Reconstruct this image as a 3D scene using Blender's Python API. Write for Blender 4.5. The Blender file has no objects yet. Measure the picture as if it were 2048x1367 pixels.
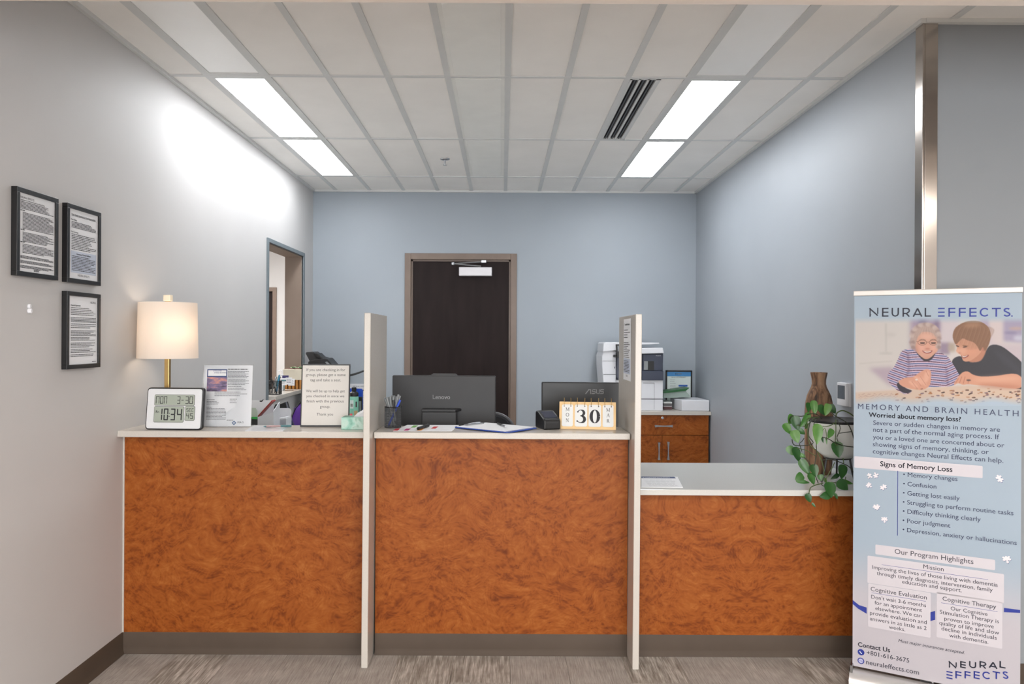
import bpy, math, random
import numpy as np
from mathutils import Matrix, Vector

C = bpy.context.scene.collection
PI = math.pi
# ---------------------------------------------------------------- camera
F, CX, CY, H = 1540.0, 1005.0, 676.0, 1.43
ROLL = math.radians(0.3)
RV = Vector((math.cos(ROLL), 0, math.sin(ROLL)))
UV = Vector((-math.sin(ROLL), 0, math.cos(ROLL)))
CAM = Vector((0, 0, H))
cam = bpy.data.cameras.new('camera'); co = bpy.data.objects.new('camera', cam); C.objects.link(co)
m = Matrix.Identity(4)
for i in range(3):
    m[i][0] = RV[i]; m[i][1] = UV[i]; m[i][2] = (0, -1, 0)[i]; m[i][3] = CAM[i]
co.matrix_world = m
cam.sensor_width = 36; cam.lens = F / 2048 * 36
cam.shift_x = (1024 - CX) / 2048; cam.shift_y = -(683.5 - CY) / 2048
cam.clip_start = 0.05
bpy.context.scene.camera = co
# ---------------------------------------------------------------- light
sc = bpy.context.scene
sc.view_settings.view_transform = 'Standard'; sc.view_settings.look = 'None'
sc.view_settings.gamma = 1; sc.view_settings.use_curve_mapping = False
sc.view_settings.exposure = 2.24
w = bpy.data.worlds.new('world'); sc.world = w; w.use_nodes = True
w.node_tree.nodes['Background'].inputs[0].default_value = (0.8, 0.8, 0.85, 1)
w.node_tree.nodes['Background'].inputs[1].default_value = 0.3
PANEL_E = 3.5      # lit ceiling panels over the counter
FRONT_E = 4.5      # ceiling fixtures of the waiting room behind the camera
LAMP_E = .30
# added area light behind the camera, a broad fill for the ceiling and walls
for nm_, loc_, sx_, sy_, en_, rot_ in (('added_rear_fill', (0.8, -4.3, 1.25), 5.0, 2.2, 58, (PI / 2, 0, 0)),):
    al = bpy.data.lights.new(nm_, 'AREA'); al.shape = 'RECTANGLE'; al.size = sx_; al.size_y = sy_; al.energy = en_; al.color = (.93, .97, 1.0)
    ao = bpy.data.objects.new(nm_, al); C.objects.link(ao); ao.location = loc_; ao.rotation_euler = rot_
# (the lit panels are emissive diffusers, the lamp's bulb is built with the lamp)

def at(px, py, Y):
    d = RV * ((px - CX) / F) - UV * ((py - CY) / F) + Vector((0, 1, 0))
    return CAM + d * Y
def ray(px, py):
    return RV * ((px - CX) / F) - UV * ((py - CY) / F) + Vector((0, 1, 0))
def onZ(px, py, z):
    d = ray(px, py); return CAM + d * ((z - H) / d.z)
def onX(px, py, x):
    d = ray(px, py); return CAM + d * (x / d.x)

# ---------------------------------------------------------------- materials
def lin(c):
    r = []
    for v in c[:3]:
        v /= 255.0
        r.append(v / 12.92 if v <= 0.04045 else ((v + 0.055) / 1.055) ** 2.4)
    return tuple(r) + (1.0,)
class NT:
    def __init__(s, name):
        s.m = bpy.data.materials.new(name); s.m.use_nodes = True
        s.t = s.m.node_tree; s.b = s.t.nodes['Principled BSDF']
    def n(s, typ, **k):
        nd = s.t.nodes.new(typ)
        for a, v in k.items():
            if a in nd.inputs: nd.inputs[a].default_value = v
            else: setattr(nd, a, v)
        return nd
    def l(s, a, b): s.t.links.new(a, b)
    def coord(s, scale=(1, 1, 1), loc=(0, 0, 0)):
        tc = s.n('ShaderNodeTexCoord'); mp = s.n('ShaderNodeMapping')
        mp.inputs['Scale'].default_value = scale; mp.inputs['Location'].default_value = loc
        s.l(tc.outputs['Object'], mp.inputs['Vector']); return mp.outputs[0]
    def ramp(s, fac, stops):
        r = s.n('ShaderNodeValToRGB'); e = r.color_ramp.elements
        while len(e) < len(stops): e.new(0.5)
        for i, (p, c) in enumerate(stops):
            e[i].position = p; e[i].color = lin(c)
        s.l(fac, r.inputs[0]); return r.outputs[0]
    def math(s, op, a, b=None):
        nd = s.n('ShaderNodeMath', operation=op)
        for i, v in enumerate((a, b)):
            if v is None: continue
            if hasattr(v, 'links'): s.l(v, nd.inputs[i])
            else: nd.inputs[i].default_value = v
        return nd.outputs[0]
    def noise(s, vec, scale, detail=3, rough=0.5, dist=0):
        nd = s.n('ShaderNodeTexNoise'); nd.inputs['Scale'].default_value = scale
        nd.inputs['Detail'].default_value = detail; nd.inputs['Roughness'].default_value = rough
        nd.inputs['Distortion'].default_value = dist
        if vec is not None: s.l(vec, nd.inputs['Vector'])
        return nd
    def bump(s, h, strength, dist=0.01):
        b = s.n('ShaderNodeBump'); b.inputs['Strength'].default_value = strength
        b.inputs['Distance'].default_value = dist
        s.l(h, b.inputs['Height']); s.l(b.outputs[0], s.b.inputs['Normal'])
_mc = {}
def M(name, c, rough=0.5, metal=0, var=6, vs=8.0, bump=0, bs=60.0, spec=0.5, scale=(1, 1, 1)):
    if name in _mc: return _mc[name]
    t = NT(name); b = t.b
    b.inputs['Roughness'].default_value = rough; b.inputs['Metallic'].default_value = metal
    b.inputs['Specular IOR Level'].default_value = spec
    v = t.coord(scale)
    if var:
        n = t.noise(v, vs, 3)
        col = t.ramp(n.outputs[0], [(0.3, tuple(max(0, x - var) for x in c)), (0.7, tuple(min(255, x + var) for x in c))])
        t.l(col, b.inputs['Base Color'])
    else:
        b.inputs['Base Color'].default_value = lin(c)
    if bump:
        n2 = t.noise(v, bs, 2); t.bump(n2.outputs[0], bump, 0.002)
    _mc[name] = t.m
    return t.m
def emis(name, c, e):
    t = NT(name)
    t.b.inputs['Base Color'].default_value = lin(c)
    t.b.inputs['Emission Color'].default_value = lin(c); t.b.inputs['Emission Strength'].default_value = e
    return t.m
def burl(name, ax=None, centre=0.0, seed=0.0):
    t = NT(name)
    v = t.coord((1, 1, 1))
    if ax is not None:
        sx = t.n('ShaderNodeSeparateXYZ'); t.l(v, sx.inputs[0])
        cb = t.n('ShaderNodeCombineXYZ')
        for i in range(3):
            o = sx.outputs[i]
            if i == ax: o = t.math('ABSOLUTE', t.math('SUBTRACT', o, centre))
            t.l(o, cb.inputs[i])
        v = cb.outputs[0]
    off = t.n('ShaderNodeVectorMath', operation='ADD'); off.inputs[1].default_value = (seed, seed * .7, -seed)
    t.l(v, off.inputs[0]); v = off.outputs[0]
    # swirl the coordinates
    w1 = t.noise(v, 2.6, 2, .45)
    sb = t.n('ShaderNodeVectorMath', operation='SUBTRACT'); sb.inputs[1].default_value = (.5, .5, .5)
    t.l(w1.outputs['Color'], sb.inputs[0])
    scv = t.n('ShaderNodeVectorMath', operation='SCALE'); scv.inputs['Scale'].default_value = 0.38
    t.l(sb.outputs[0], scv.inputs[0])
    ad = t.n('ShaderNodeVectorMath', operation='ADD'); t.l(v, ad.inputs[0]); t.l(scv.outputs[0], ad.inputs[1])
    vw = ad.outputs[0]
    mp = t.n('ShaderNodeMapping'); mp.inputs['Scale'].default_value = (1, 1, 1.7); mp.inputs['Rotation'].default_value = (0, .7, 0)
    t.l(vw, mp.inputs[0])
    n1 = t.noise(mp.outputs[0], 8.0, 6, .58, .25)          # broad dark flames
    n2 = t.noise(vw, 5.0, 2, .45, .3)                    # field whose contours are the growth rings
    ring = t.math('SINE', t.math('MULTIPLY', n2.outputs[0], 125.0))
    n3 = t.noise(mp.outputs[0], 24.0, 5, .6, .5)         # fine figure
    sp = t.noise(vw, 48.0, 2, .5, 1.0)                    # pin knots
    spm = t.n('ShaderNodeMapRange'); spm.inputs['From Min'].default_value = .66; spm.inputs['From Max'].default_value = .72
    t.l(sp.outputs[0], spm.inputs[0])
    w2 = t.noise(vw, 9.0, 3, .5)                          # wobble the eyes a little
    ev = t.n('ShaderNodeVectorMath', operation='SCALE'); ev.inputs['Scale'].default_value = 0.10; t.l(w2.outputs['Color'], ev.inputs[0])
    ea = t.n('ShaderNodeVectorMath', operation='ADD'); t.l(v, ea.inputs[0]); t.l(ev.outputs[0], ea.inputs[1])
    vo = t.n('ShaderNodeTexVoronoi', feature='SMOOTH_F1'); vo.inputs['Scale'].default_value = 8.5; vo.inputs['Smoothness'].default_value = .35
    t.l(ea.outputs[0], vo.inputs['Vector'])
    eye = t.math('SINE', t.math('MULTIPLY', vo.outputs['Distance'], 62.0))
    a = t.math('MULTIPLY', n1.outputs[0], .30)
    b = t.math('MULTIPLY', n3.outputs[0], .40)
    c = t.math('ADD', t.math('MULTIPLY', ring, .017), t.math('MULTIPLY', eye, .015))
    s = t.math('ADD', t.math('ADD', a, b), c)
    s = t.math('SUBTRACT', s, t.math('MULTIPLY', spm.outputs[0], .06))
    col = t.ramp(s, [(.22, (104, 47, 12)), (.295, (127, 63, 18)), (.34, (142, 74, 24)), (.39, (149, 81, 29)), (.47, (162, 95, 40))])
    t.l(col, t.b.inputs['Base Color'])
    t.b.inputs['Roughness'].default_value = .45; t.b.inputs['Specular IOR Level'].default_value = .22
    return t.m

# ---------------------------------------------------------------- mesh helpers
class MB:
    def __init__(s): s.v = []; s.f = []
    def add(s, vs, fs):
        k = len(s.v); s.v += [tuple(p) for p in vs]; s.f += [tuple(i + k for i in f) for f in fs]; return s
    def box(s, x0, x1, y0, y1, z0, z1):
        return s.add([(x0, y0, z0), (x1, y0, z0), (x1, y1, z0), (x0, y1, z0), (x0, y0, z1), (x1, y0, z1), (x1, y1, z1), (x0, y1, z1)],
                     [(0, 3, 2, 1), (4, 5, 6, 7), (0, 1, 5, 4), (1, 2, 6, 5), (2, 3, 7, 6), (3, 0, 4, 7)])
    def prism(s, pts, fn, a, b):
        """pts: outline (p,q); fn(p,q,t) -> xyz; from t=a to t=b"""
        n = len(pts)
        vs = [fn(p, q, a) for p, q in pts] + [fn(p, q, b) for p, q in pts]
        fs = [tuple(range(n))[::-1], tuple(range(n, 2 * n))] + [(i, (i + 1) % n, n + (i + 1) % n, n + i) for i in range(n)]
        return s.add(vs, fs)
    def xz(s, pts, y0, y1): return s.prism(pts, lambda p, q, t: (p, t, q), y0, y1)
    def yz(s, pts, x0, x1): return s.prism(pts, lambda p, q, t: (t, p, q), x0, x1)
    def xy(s, pts, z0, z1): return s.prism(pts, lambda p, q, t: (p, q, t), z0, z1)
    def lathe(s, prof, c=(0, 0, 0), n=24, sx=1, sy=1):
        vs = []; fs = []
        for r, z in prof:
            for i in range(n):
                a = 2 * PI * i / n; vs.append((c[0] + r * sx * math.cos(a), c[1] + r * sy * math.sin(a), c[2] + z))
        for j in range(len(prof) - 1):
            for i in range(n):
                k = (i + 1) % n; fs.append((j * n + i, j * n + k, (j + 1) * n + k, (j + 1) * n + i))
        fs.append(tuple(range(n))[::-1]); fs.append(tuple(range((len(prof) - 1) * n, len(prof) * n)))
        return s.add(vs, fs)
    def shell(s, prof, c=(0, 0, 0), n=24):
        s.lathe(prof, c, n); s.f.pop(); s.f.pop(); return s
    def tube(s, path, r, n=8, r1=None):
        path = [Vector(p) for p in path]; vs = []; fs = []
        up = Vector((0, 0, 1)); L = len(path)
        for j, p in enumerate(path):
            t = (path[min(j + 1, L - 1)] - path[max(j - 1, 0)]).normalized()
            a = t.cross(up)
            if a.length < 1e-3: a = t.cross(Vector((1, 0, 0)))
            a.normalize(); b = t.cross(a)
            rr = r if r1 is None else r + (r1 - r) * j / (L - 1)
            for i in range(n):
                g = 2 * PI * i / n; vs.append(p + a * rr * math.cos(g) + b * rr * math.sin(g))
        for j in range(L - 1):
            for i in range(n):
                k = (i + 1) % n; fs.append((j * n + i, (j + 1) * n + i, (j + 1) * n + k, j * n + k))
        fs.append(tuple(range(n))); fs.append(tuple(range((L - 1) * n, L * n))[::-1])
        return s.add(vs, fs)
    def quad(s, a, b, c, d): return s.add([a, b, c, d], [(0, 1, 2, 3)])
    def text(s, txt, o, ux, uz, size=None, width=None, bold=0, shear=0, track=1.0, align=0):
        v, f, (x0, x1) = glyphs(txt, 0, shear, track)
        o, ux, uz = Vector(o), Vector(ux), Vector(uz)
        k = size if width is None else width / (x1 - x0)
        ky = size if size else k
        dx = -x0 if align == 0 else (-(x0 + x1) / 2 if align == 1 else -x1)
        for sx_, sz_ in (((-.6, -.5), (.6, -.5), (-.6, .5), (.6, .5)) if bold >= .01 else ((0, 0),)):   # heavier strokes
            s.add([o + ux * ((p[0] + dx + sx_ * bold) * k) + uz * ((p[1] + sz_ * bold) * ky) for p in v], f)
        return s
    def build(s, name, mat, parent=None, bevel=0, smooth=False, w=False, seg=2, label=None, loc=None):
        me = bpy.data.meshes.new(name)
        off = Vector((0, 0, 0))
        if w and parent is not None:
            p = parent
            while p is not None: off += p.location; p = p.parent
        if loc is not None: off = Vector(loc)
        me.from_pydata([(x - off[0], y - off[1], z - off[2]) for x, y, z in s.v], [], s.f)
        me.validate(); me.update()
        if isinstance(mat, (list, tuple)):
            for q in mat: me.materials.append(q)
        else: me.materials.append(mat)
        o = bpy.data.objects.new(name, me); C.objects.link(o)
        if loc is not None: o.location = off
        if parent is not None: o.parent = parent
        if smooth:
            for p in me.polygons: p.use_smooth = True
            me.set_sharp_from_angle(angle=math.radians(40))
        if bevel:
            b = o.modifiers.new('bevel', 'BEVEL'); b.width = bevel; b.segments = seg; b.limit_method = 'ANGLE'
            b.angle_limit = math.radians(40)
        if label: o['label'] = label
        return o
_gc = {}
def glyphs(txt, bold, shear, track):
    key = (txt, bold, shear, track)
    if key in _gc: return _gc[key]
    cu = bpy.data.curves.new('t', 'FONT'); cu.body = txt; cu.size = 1; cu.resolution_u = 3
    cu.offset = bold; cu.shear = shear; cu.space_character = track
    ob = bpy.data.objects.new('t', cu); C.objects.link(ob)
    dg = bpy.context.evaluated_depsgraph_get(); me = ob.evaluated_get(dg).to_mesh()
    v = [tuple(p.co) for p in me.vertices]; f = [tuple(p.vertices) for p in me.polygons]
    ob.evaluated_get(dg).to_mesh_clear(); bpy.data.objects.remove(ob); bpy.data.curves.remove(cu)
    xs = [p[0] for p in v]
    _gc[key] = (v, f, (min(xs), max(xs))); return _gc[key]
def rrect(x0, x1, z0, z1, r, n=4):
    pts = []
    for cx, cz, a0 in ((x1 - r, z1 - r, 0), (x0 + r, z1 - r, 90), (x0 + r, z0 + r, 180), (x1 - r, z0 + r, 270)):
        for i in range(n + 1):
            a = math.radians(a0 + 90 * i / n); pts.append((cx + r * math.cos(a), cz + r * math.sin(a)))
    return pts
def thing(name, label, cat, loc, rotz=0, group=None, kind=None):
    o = bpy.data.objects.new(name, None); C.objects.link(o); o.empty_display_size = .1
    o.location = loc; o.rotation_euler = (0, 0, rotz); o['label'] = label; o['category'] = cat
    if group: o['group'] = group
    if kind: o['kind'] = kind
    return o
def tag(o, label, cat, group=None, kind=None):
    o['label'] = label; o['category'] = cat
    if group: o['group'] = group
    if kind: o['kind'] = kind
    return o
def copy_tree(o, parent=None):
    c = o.copy(); C.objects.link(c); c.parent = parent
    for ch in list(o.children): copy_tree(ch, c)
    return c
X, Z, Yv = Vector((1, 0, 0)), Vector((0, 0, 1)), Vector((0, 1, 0))
def lines(mb, rng, x0, x1, z0, z1, n, h, y, ragged=.25, indent=0):
    """rows of small illegible print, broken into words"""
    for i in range(n):
        z = z1 - (z1 - z0) * (i + .5) / n; x = x0 + indent
        end = x1 - (rng.random() * ragged * (x1 - x0) if rng.random() < .6 else 0)
        while x < end:
            wl = min(rng.uniform(1.2, 6) * h, end - x); mb.quad((x, y, z), (x + wl, y, z), (x + wl, y, z + h), (x, y, z + h)); x += wl + h * .55

# ---------------------------------------------------------------- shell
WL, WR, BACK, CEIL = -1.71, 1.737, 6.93, 2.75
m_wall = M('white_wall_paint', (197, 195, 194), .55, var=2, vs=1.5, bump=.08, bs=260)
m_blue = M('pale_blue_wall_paint', (158, 166, 174), .5, var=3, vs=1.2, bump=.06, bs=260)
m_blueR = M('pale_blue_wall_paint_satin', (163, 169, 176), .5, var=3, vs=1.2, bump=.06, bs=260)
m_grayw = M('grey_wall_paint', (143, 147, 151), .6, var=2, vs=1.5, bump=.05, bs=260)
m_sof = M('soffit_paint', (240, 229, 220), .6, var=2)
m_tile = M('ceiling_tile_board', (243, 240, 236), .9, var=3, vs=3, bump=.25, bs=420)
m_grid = M('ceiling_grid_enamel', (212, 213, 212), .6, var=2)
m_fab = M('access_panel_enamel', (238, 238, 234), .6, var=2)
m_base = M('taupe_vinyl_base', (80, 68, 58), .65, var=3, vs=5, spec=.3)
m_solid = M('cream_solid_surface', (198, 192, 184), .22, var=4, vs=300)
m_solid2 = M('pale_grey_solid_surface', (204, 203, 198), .14, var=3, vs=300)
m_bronze = M('taupe_door_frame_paint', (120, 102, 90), .4, var=3)
m_door = M('dark_espresso_veneer', (34, 23, 22), .6, spec=.22, var=5, vs=4, scale=(3, 1, .5))
m_black = M('black_plastic', (18, 18, 20), .4, var=3)
m_blackf = M('black_frame', (20, 19, 21), .35, var=2)
m_dark = M('dark_grey_plastic', (40, 40, 42), .45, var=2)
m_white = M('white_plastic', (228, 229, 233), .4, var=2)
m_paper = M('white_paper', (226, 227, 230), .7, var=2)
m_ink = M('black_ink', (42, 42, 46), .7, var=0)
m_grey_ink = M('grey_ink', (105, 106, 110), .7, var=0)
m_steel = M('brushed_steel', (190, 192, 195), .28, 1, var=6, vs=60, scale=(1, 1, 20))
m_chrome = M('polished_steel', (178, 170, 163), .16, 1, var=2)
m_brass = M('satin_brass', (206, 172, 112), .3, 1, var=4)
m_navy = M('navy_ink', (30, 44, 120), .6, var=0)

def struct(o, label):
    o['kind'] = 'structure'; o['label'] = label; return o
FR = 4.2  # right end of the facing wall
# floor, with the carpet planks the photograph shows as pieces of it
struct(fl := MB().box(-6, FR, -4.5, 11, -.1, -.008).build('floor', M('carpet_backing', (120, 110, 102), .95)), 'taupe carpet floor laid in narrow striated planks')
struct(MB().box(WL, WR, 3.62, BACK, -.008, .0).build('floor', M('pale_bounce_floor', (236, 233, 228), .5, var=3)), 'unseen staff area floor behind the counter, made pale to bounce light up')  # hidden floor, its pale colour added to bounce light onto the ceiling
def carpet(name, bold, seed):
    t = NT(name)
    v = t.coord((210, 9, 1), (seed, seed, 0)); v2 = t.coord((70, 5, 1), (seed * 2, 0, 0)); v3 = t.coord((6, 6, 1), (seed, 3, 0))
    a = t.noise(v, 1, 3, .6); b = t.noise(v2, 1, 2, .6); c = t.noise(v3, 1, 4, .6)
    mrg = t.math('ADD', t.math('MULTIPLY', a.outputs[0], .45), t.math('ADD', t.math('MULTIPLY', b.outputs[0], .55 if bold else .15), t.math('MULTIPLY', c.outputs[0], .3)))
    if bold: st = [(.48, (122, 116, 108)), (.62, (154, 148, 140)), (.70, (178, 173, 166)), (.82, (214, 210, 204))]
    else: st = [(.30, (136, 131, 125)), (.45, (166, 161, 155)), (.62, (196, 192, 186))]
    t.l(t.ramp(mrg, st), t.b.inputs['Base Color']); t.b.inputs['Roughness'].default_value = .95
    t.b.inputs['Specular IOR Level'].default_value = .1
    t.bump(a.outputs[0], .5, .004); return t.m
cps = [carpet('carpet_fine', 0, 1.0), carpet('carpet_bold', 1, 2.0), carpet('carpet_fine_b', 0, 5.0), carpet('carpet_bold_b', 1, 9.0)]
rc = random.Random(5)
k = 0
pat = [0, 1, 0, 2, 2, 1, 3, 0, 2, 1, 0, 2, 3, 0, 1, 2, 3, 1]
x = WL
while x < FR:
    y = 1.2 - (k % 3) * .33
    while y < 3.55:
        x1 = min(x + .25, FR); y0, y1 = max(y, .6), min(y + 1.0, 3.6)
        if y1 > y0 + .02:
            q = MB().box(x + .0006, x1 - .0006, y0 + .0006, y1 - .0006, -.008, 0)
            q.build('carpet_plank', cps[(pat[k % 18] + (0 if y > 2.5 else rc.randint(0, 3))) % 4], fl, w=True)
        y += 1.0
    x += .25; k += 1
# walls
wo0, wo1, wz0, wz1 = 5.60, 6.58, 1.0, 2.12
q = MB().box(-1.85, WL, -4.5, wo0, 0, 2.9).box(-1.85, WL, wo1, 10.5, 0, 2.9).box(-1.85, WL, wo0, wo1, 0, wz0 - .03).box(-1.85, WL, wo0, wo1, wz1, 2.9)
struct(q.build('wall_left', m_wall), 'long white side wall with framed notices and a pass-through opening')
struct(MB().box(WL, -.882 + .02, BACK, BACK + .14, 0, 2.9).box(.126 - .02, WR, BACK, BACK + .14, 0, 2.9).box(-.862, .106, BACK, BACK + .14, 2.17, 2.9).build('wall_back', m_blue), 'pale blue wall behind the desk with the dark door')
struct(MB().box(WR, WR + .14, 3.19, BACK + .14, 0, 2.9).build('wall_right', m_blueR), 'pale blue side wall behind the plant and copier corner')
struct(MB().box(WR + .14, FR, 3.19, 3.33, 0, 2.9).box(WR, WR + .14, 3.189, 3.19, 0, 2.9).build('wall_front', m_grayw), 'grey blue wall beside the metal corner guard behind the banner')
struct(MB().box(-1.85, FR + .1, -4.6, -4.5, 0, 2.9).box(FR, FR + .1, -4.5, 3.33, 0, 2.9).build('wall_rear', m_wall), 'waiting room walls around the viewpoint')
# corner guard
g = thing('trim_1', 'polished metal corner guard on the outer wall corner', 'corner guard', (WR, 3.18, 0), kind='structure')
MB().box(WR, WR + .054, 3.176, 3.1885, .1, CEIL - .012).build('front_flange', m_chrome, g, w=True, bevel=.002)
MB().box(WR - .009, WR, 3.176, 3.235, .1, CEIL - .012).build('side_flange', m_chrome, g, w=True, bevel=.002)
# baseboards
def cove(mb, axis, pos, a, b, sgn, h=.095):
    prof = [(0, 0), (.014, 0), (.014, .003), (.006, .014), (.004, .03), (.004, h - .003), (.002, h), (0, h)]
    if axis == 'x': mb.prism([(pos + sgn * p, z) for p, z in prof], lambda p, z, t: (p, t, z), a, b)
    else: mb.prism([(pos + sgn * p, z) for p, z in prof], lambda p, z, t: (t, p, z), a, b)
q = MB(); cove(q, 'x', WL, -4.4, 3.478, 1)
struct(q.build('baseboard_left', m_base, smooth=True), 'taupe vinyl baseboard along the white wall')
q = MB(); cove(q, 'y', 3.189, WR + .054, FR, -1)
struct(q.build('baseboard_right', m_base, smooth=True), 'taupe vinyl baseboard along the grey wall behind the banner')
# ceiling
ce = struct(MB().box(-1.85, FR, 2.0, BACK + .14, CEIL + .03, CEIL + .06).build('ceiling', m_sof), 'suspended white ceiling of long narrow tiles in a metal grid')
PX, PY = .3048, 1.21
gx = [.02 + PX * i for i in range(-5, 14)]
rows = [2.28, 2.69, 3.90, 5.12, 6.32, BACK]
BW = .015
cells = {}
xs = [WL] + gx
for r in range(5):
    y0, y1 = rows[r], rows[r + 1]
    for c in range(len(xs) - 1):
        x0, x1 = xs[c], xs[c + 1]
        lim = FR if y0 < 3.0 else WR
        if x0 >= lim - .01: continue
        cells[(r, c - 6)] = (x0, min(x1, lim), y0, y1)
def tile(x0, x1, y0, y1, mat=m_tile, name='ceiling_tile', z=CEIL + .006):
    MB().box(x0 + .002, x1 - .002, y0 + .002, y1 - .002, z, z + .016).build(name, mat, ce, w=True, bevel=.002, seg=1)
LIT = {(2, -5), (3, -5), (2, 3), (3, 3)}
DIM = {(1, -5), (1, 3)}
ACC = {(1, -1), (2, -1), (3, -1)}
for (r, c), (x0, x1, y0, y1) in cells.items():
    if (r, c) in LIT or (r, c) in DIM: continue
    if (r, c) == (2, 2):
        tile(.80, x1, y0, y1); continue
    if y0 < 3.19 < y1 and x1 > WR + .01:
        continue
    if (r, c) in ACC:
        tile(x0, x1, y0, y1, m_fab, 'access_panel', CEIL + .004)
        MB().box(x0 + .035, x1 - .035, y0 + .03, y1 - .03, CEIL + .0005, CEIL + .004).build('access_panel', m_fab, ce, w=True, bevel=.001, seg=1)
        continue
    tile(x0, x1, y0, y1)
# near-row tiles that run out over the facing wall line
for c in range(5, 14):
    k_ = (1, c)
    if k_ in cells:
        x0, x1, y0, y1 = cells[k_]; tile(x0, x1, y0, 3.19 if x0 > WR - .05 else 3.89)
for x in gx[:]:
    if x < WR - .03:
        MB().box(x - BW, x + BW, 2.28, BACK, CEIL, CEIL + .012).build('grid_bar', m_grid, ce, w=True)
    else:
        MB().box(x - BW, x + BW, 2.28, 3.19, CEIL, CEIL + .012).build('grid_bar', m_grid, ce, w=True)
for y in rows[1:-1]:
    MB().box(WL, WR if y > 3.0 else FR, y - .012, y + .012, CEIL - .0006, CEIL + .012).build('cross_bar', m_grid, ce, w=True)
MB().box(WL, WL + .02, 2.28, BACK, CEIL - .012, CEIL + .01).box(WR - .02, WR, 3.17, BACK, CEIL - .012, CEIL + .01).box(WL, WR, BACK - .02, BACK, CEIL - .012, CEIL + .01).box(WR, FR, 3.165, 3.19, CEIL - .012, CEIL + .01).build('edge_angle', m_grid, ce, w=True)
# lower bulkhead the camera stands under
struct(MB().box(WL, FR, -4.5, 2.30, 2.43, 2.9).build('ceiling_soffit', m_sof), 'lower painted ceiling of the waiting room at the top edge')

m_diff = emis('lit_diffuser', (249, 252, 255), PANEL_E)
m_frontdiff = emis('waiting_room_diffuser', (255, 248, 240), FRONT_E)
m_off = M('unlit_diffuser', (247, 247, 245), .3, var=1)
def light_panel(name, label, x0, x1, y0, y1, z, mat, grp):
    t = thing(name, label, 'ceiling light', ((x0 + x1) / 2, (y0 + y1) / 2, z), group=grp)
    i = .028
    q = MB()
    for a in ((x0 + .014, x0 + i, y0 + .012, y1 - .012), (x1 - i, x1 - .014, y0 + .012, y1 - .012), (x0 + i, x1 - i, y0 + .012, y0 + .04), (x0 + i, x1 - i, y1 - .04, y1 - .012)):
        q.box(*a, z, z + .02)
    q.build('frame', m_grid, t, w=True)
    MB().box(x0 + i, x1 - i, y0 + .04, y1 - .04, z + .003, z + .02).build('diffuser', mat, t, w=True)
G1 = 'glowing light panels in the ceiling'; G2 = 'unlit light panels in the ceiling'
nm = {(2, -5): 'long glowing ceiling panel above the white wall, nearer of its pair',
      (3, -5): 'glowing ceiling panel by the white wall, farther of its pair',
      (2, 3): 'glowing ceiling panel beside the slot vent, nearer of its pair',
      (3, 3): 'glowing ceiling panel past the slot vent, farther of its pair'}
for kk, lb in nm.items(): light_panel('ceiling_light', lb, *cells[kk], CEIL, m_diff, G1)
light_panel('ceiling_light', 'unlit ceiling panel in line with the lights by the white wall', *cells[(1, -5)], CEIL, m_off, G2)
light_panel('ceiling_light', 'unlit ceiling panel in line with the lights beside the vent', *cells[(1, 3)], CEIL, m_off, G2)
for i, (x0, y0) in enumerate(((-.9, .2), (1.1, .2), (-.9, -2.2), (1.1, -2.2), (3.0, .2))):
    light_panel('ceiling_light', ('waiting room light just left behind the viewpoint', 'waiting room light just right behind the viewpoint', 'waiting room light far back on the left', 'waiting room light far back on the right', 'waiting room light by the outer right wall')[i], x0 - .3, x0 + .3, y0 - .6, y0 + .6, 2.408, m_frontdiff, 'waiting room ceiling lights')
# slot vent
vt = thing('ceiling_vent', 'linear ceiling air vent with three black slots', 'vent', (.715, 4.5, CEIL))
MB().box(.629, .800, 3.912, 5.108, CEIL + .012, CEIL + .02).build('backing', M('vent_black', (14, 14, 16), .6, var=0), vt, w=True)
q = MB()
for a, b in ((.644, .656), (.688, .7), (.732, .744), (.776, .80)): q.box(a, b, 3.912, 5.108, CEIL - .001, CEIL + .012)
q.box(.644, .80, 3.912, 3.925, CEIL - .001, CEIL + .012).box(.644, .80, 5.098, 5.108, CEIL - .001, CEIL + .012)
q.build('frame', m_grid, vt, w=True)
for a in (.656, .70, .744):
    MB().box(a + .012, a + .020, 3.93, 5.095, CEIL + .002, CEIL + .012).build('vane', m_dark, vt, w=True)
# sprinkler
p = at(890, 321, 5.7); sp = thing('sprinkler', 'small metal fire sprinkler hanging from a ceiling tile', 'sprinkler', (p.x, p.y, CEIL + .005))
MB().lathe([(.036, 0), (.034, -.006), (.016, -.010)], n=20).build('escutcheon', m_steel, sp, smooth=True)
MB().lathe([(.007, -.006), (.006, -.03), (.004, -.045)], n=10).build('stem', m_steel, sp, smooth=True)
MB().lathe([(.015, -.045), (.015, -.048)], n=12).build('deflector', m_steel, sp)

# ---------------------------------------------------------------- back door
D = thing('door_1', 'dark espresso door in a taupe frame in the blue wall', 'door', (-.378, BACK, 0), kind='structure')
L0, R0, T0 = -.882, .126, 2.19
q = MB().box(L0, L0 + .055, BACK - .012, BACK + .13, 0, T0).box(R0 - .055, R0, BACK - .012, BACK + .13, 0, T0).box(L0 + .055, R0 - .055, BACK - .012, BACK + .13, T0 - .055, T0)
q.build('door_frame', m_bronze, D, w=True, bevel=.003)
q = MB().box(L0 + .055, L0 + .07, BACK + .02, BACK + .06, 0, T0 - .055).box(R0 - .07, R0 - .055, BACK + .02, BACK + .06, 0, T0 - .055).box(L0 + .055, R0 - .055, BACK + .02, BACK + .06, T0 - .07, T0 - .055)
q.build('door_stop', m_bronze, D, w=True)
lf = MB().box(L0 + .062, R0 - .062, BACK + .03, BACK + .075, .01, T0 - .062).build('door_leaf', m_door, D, w=True, bevel=.002)
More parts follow.
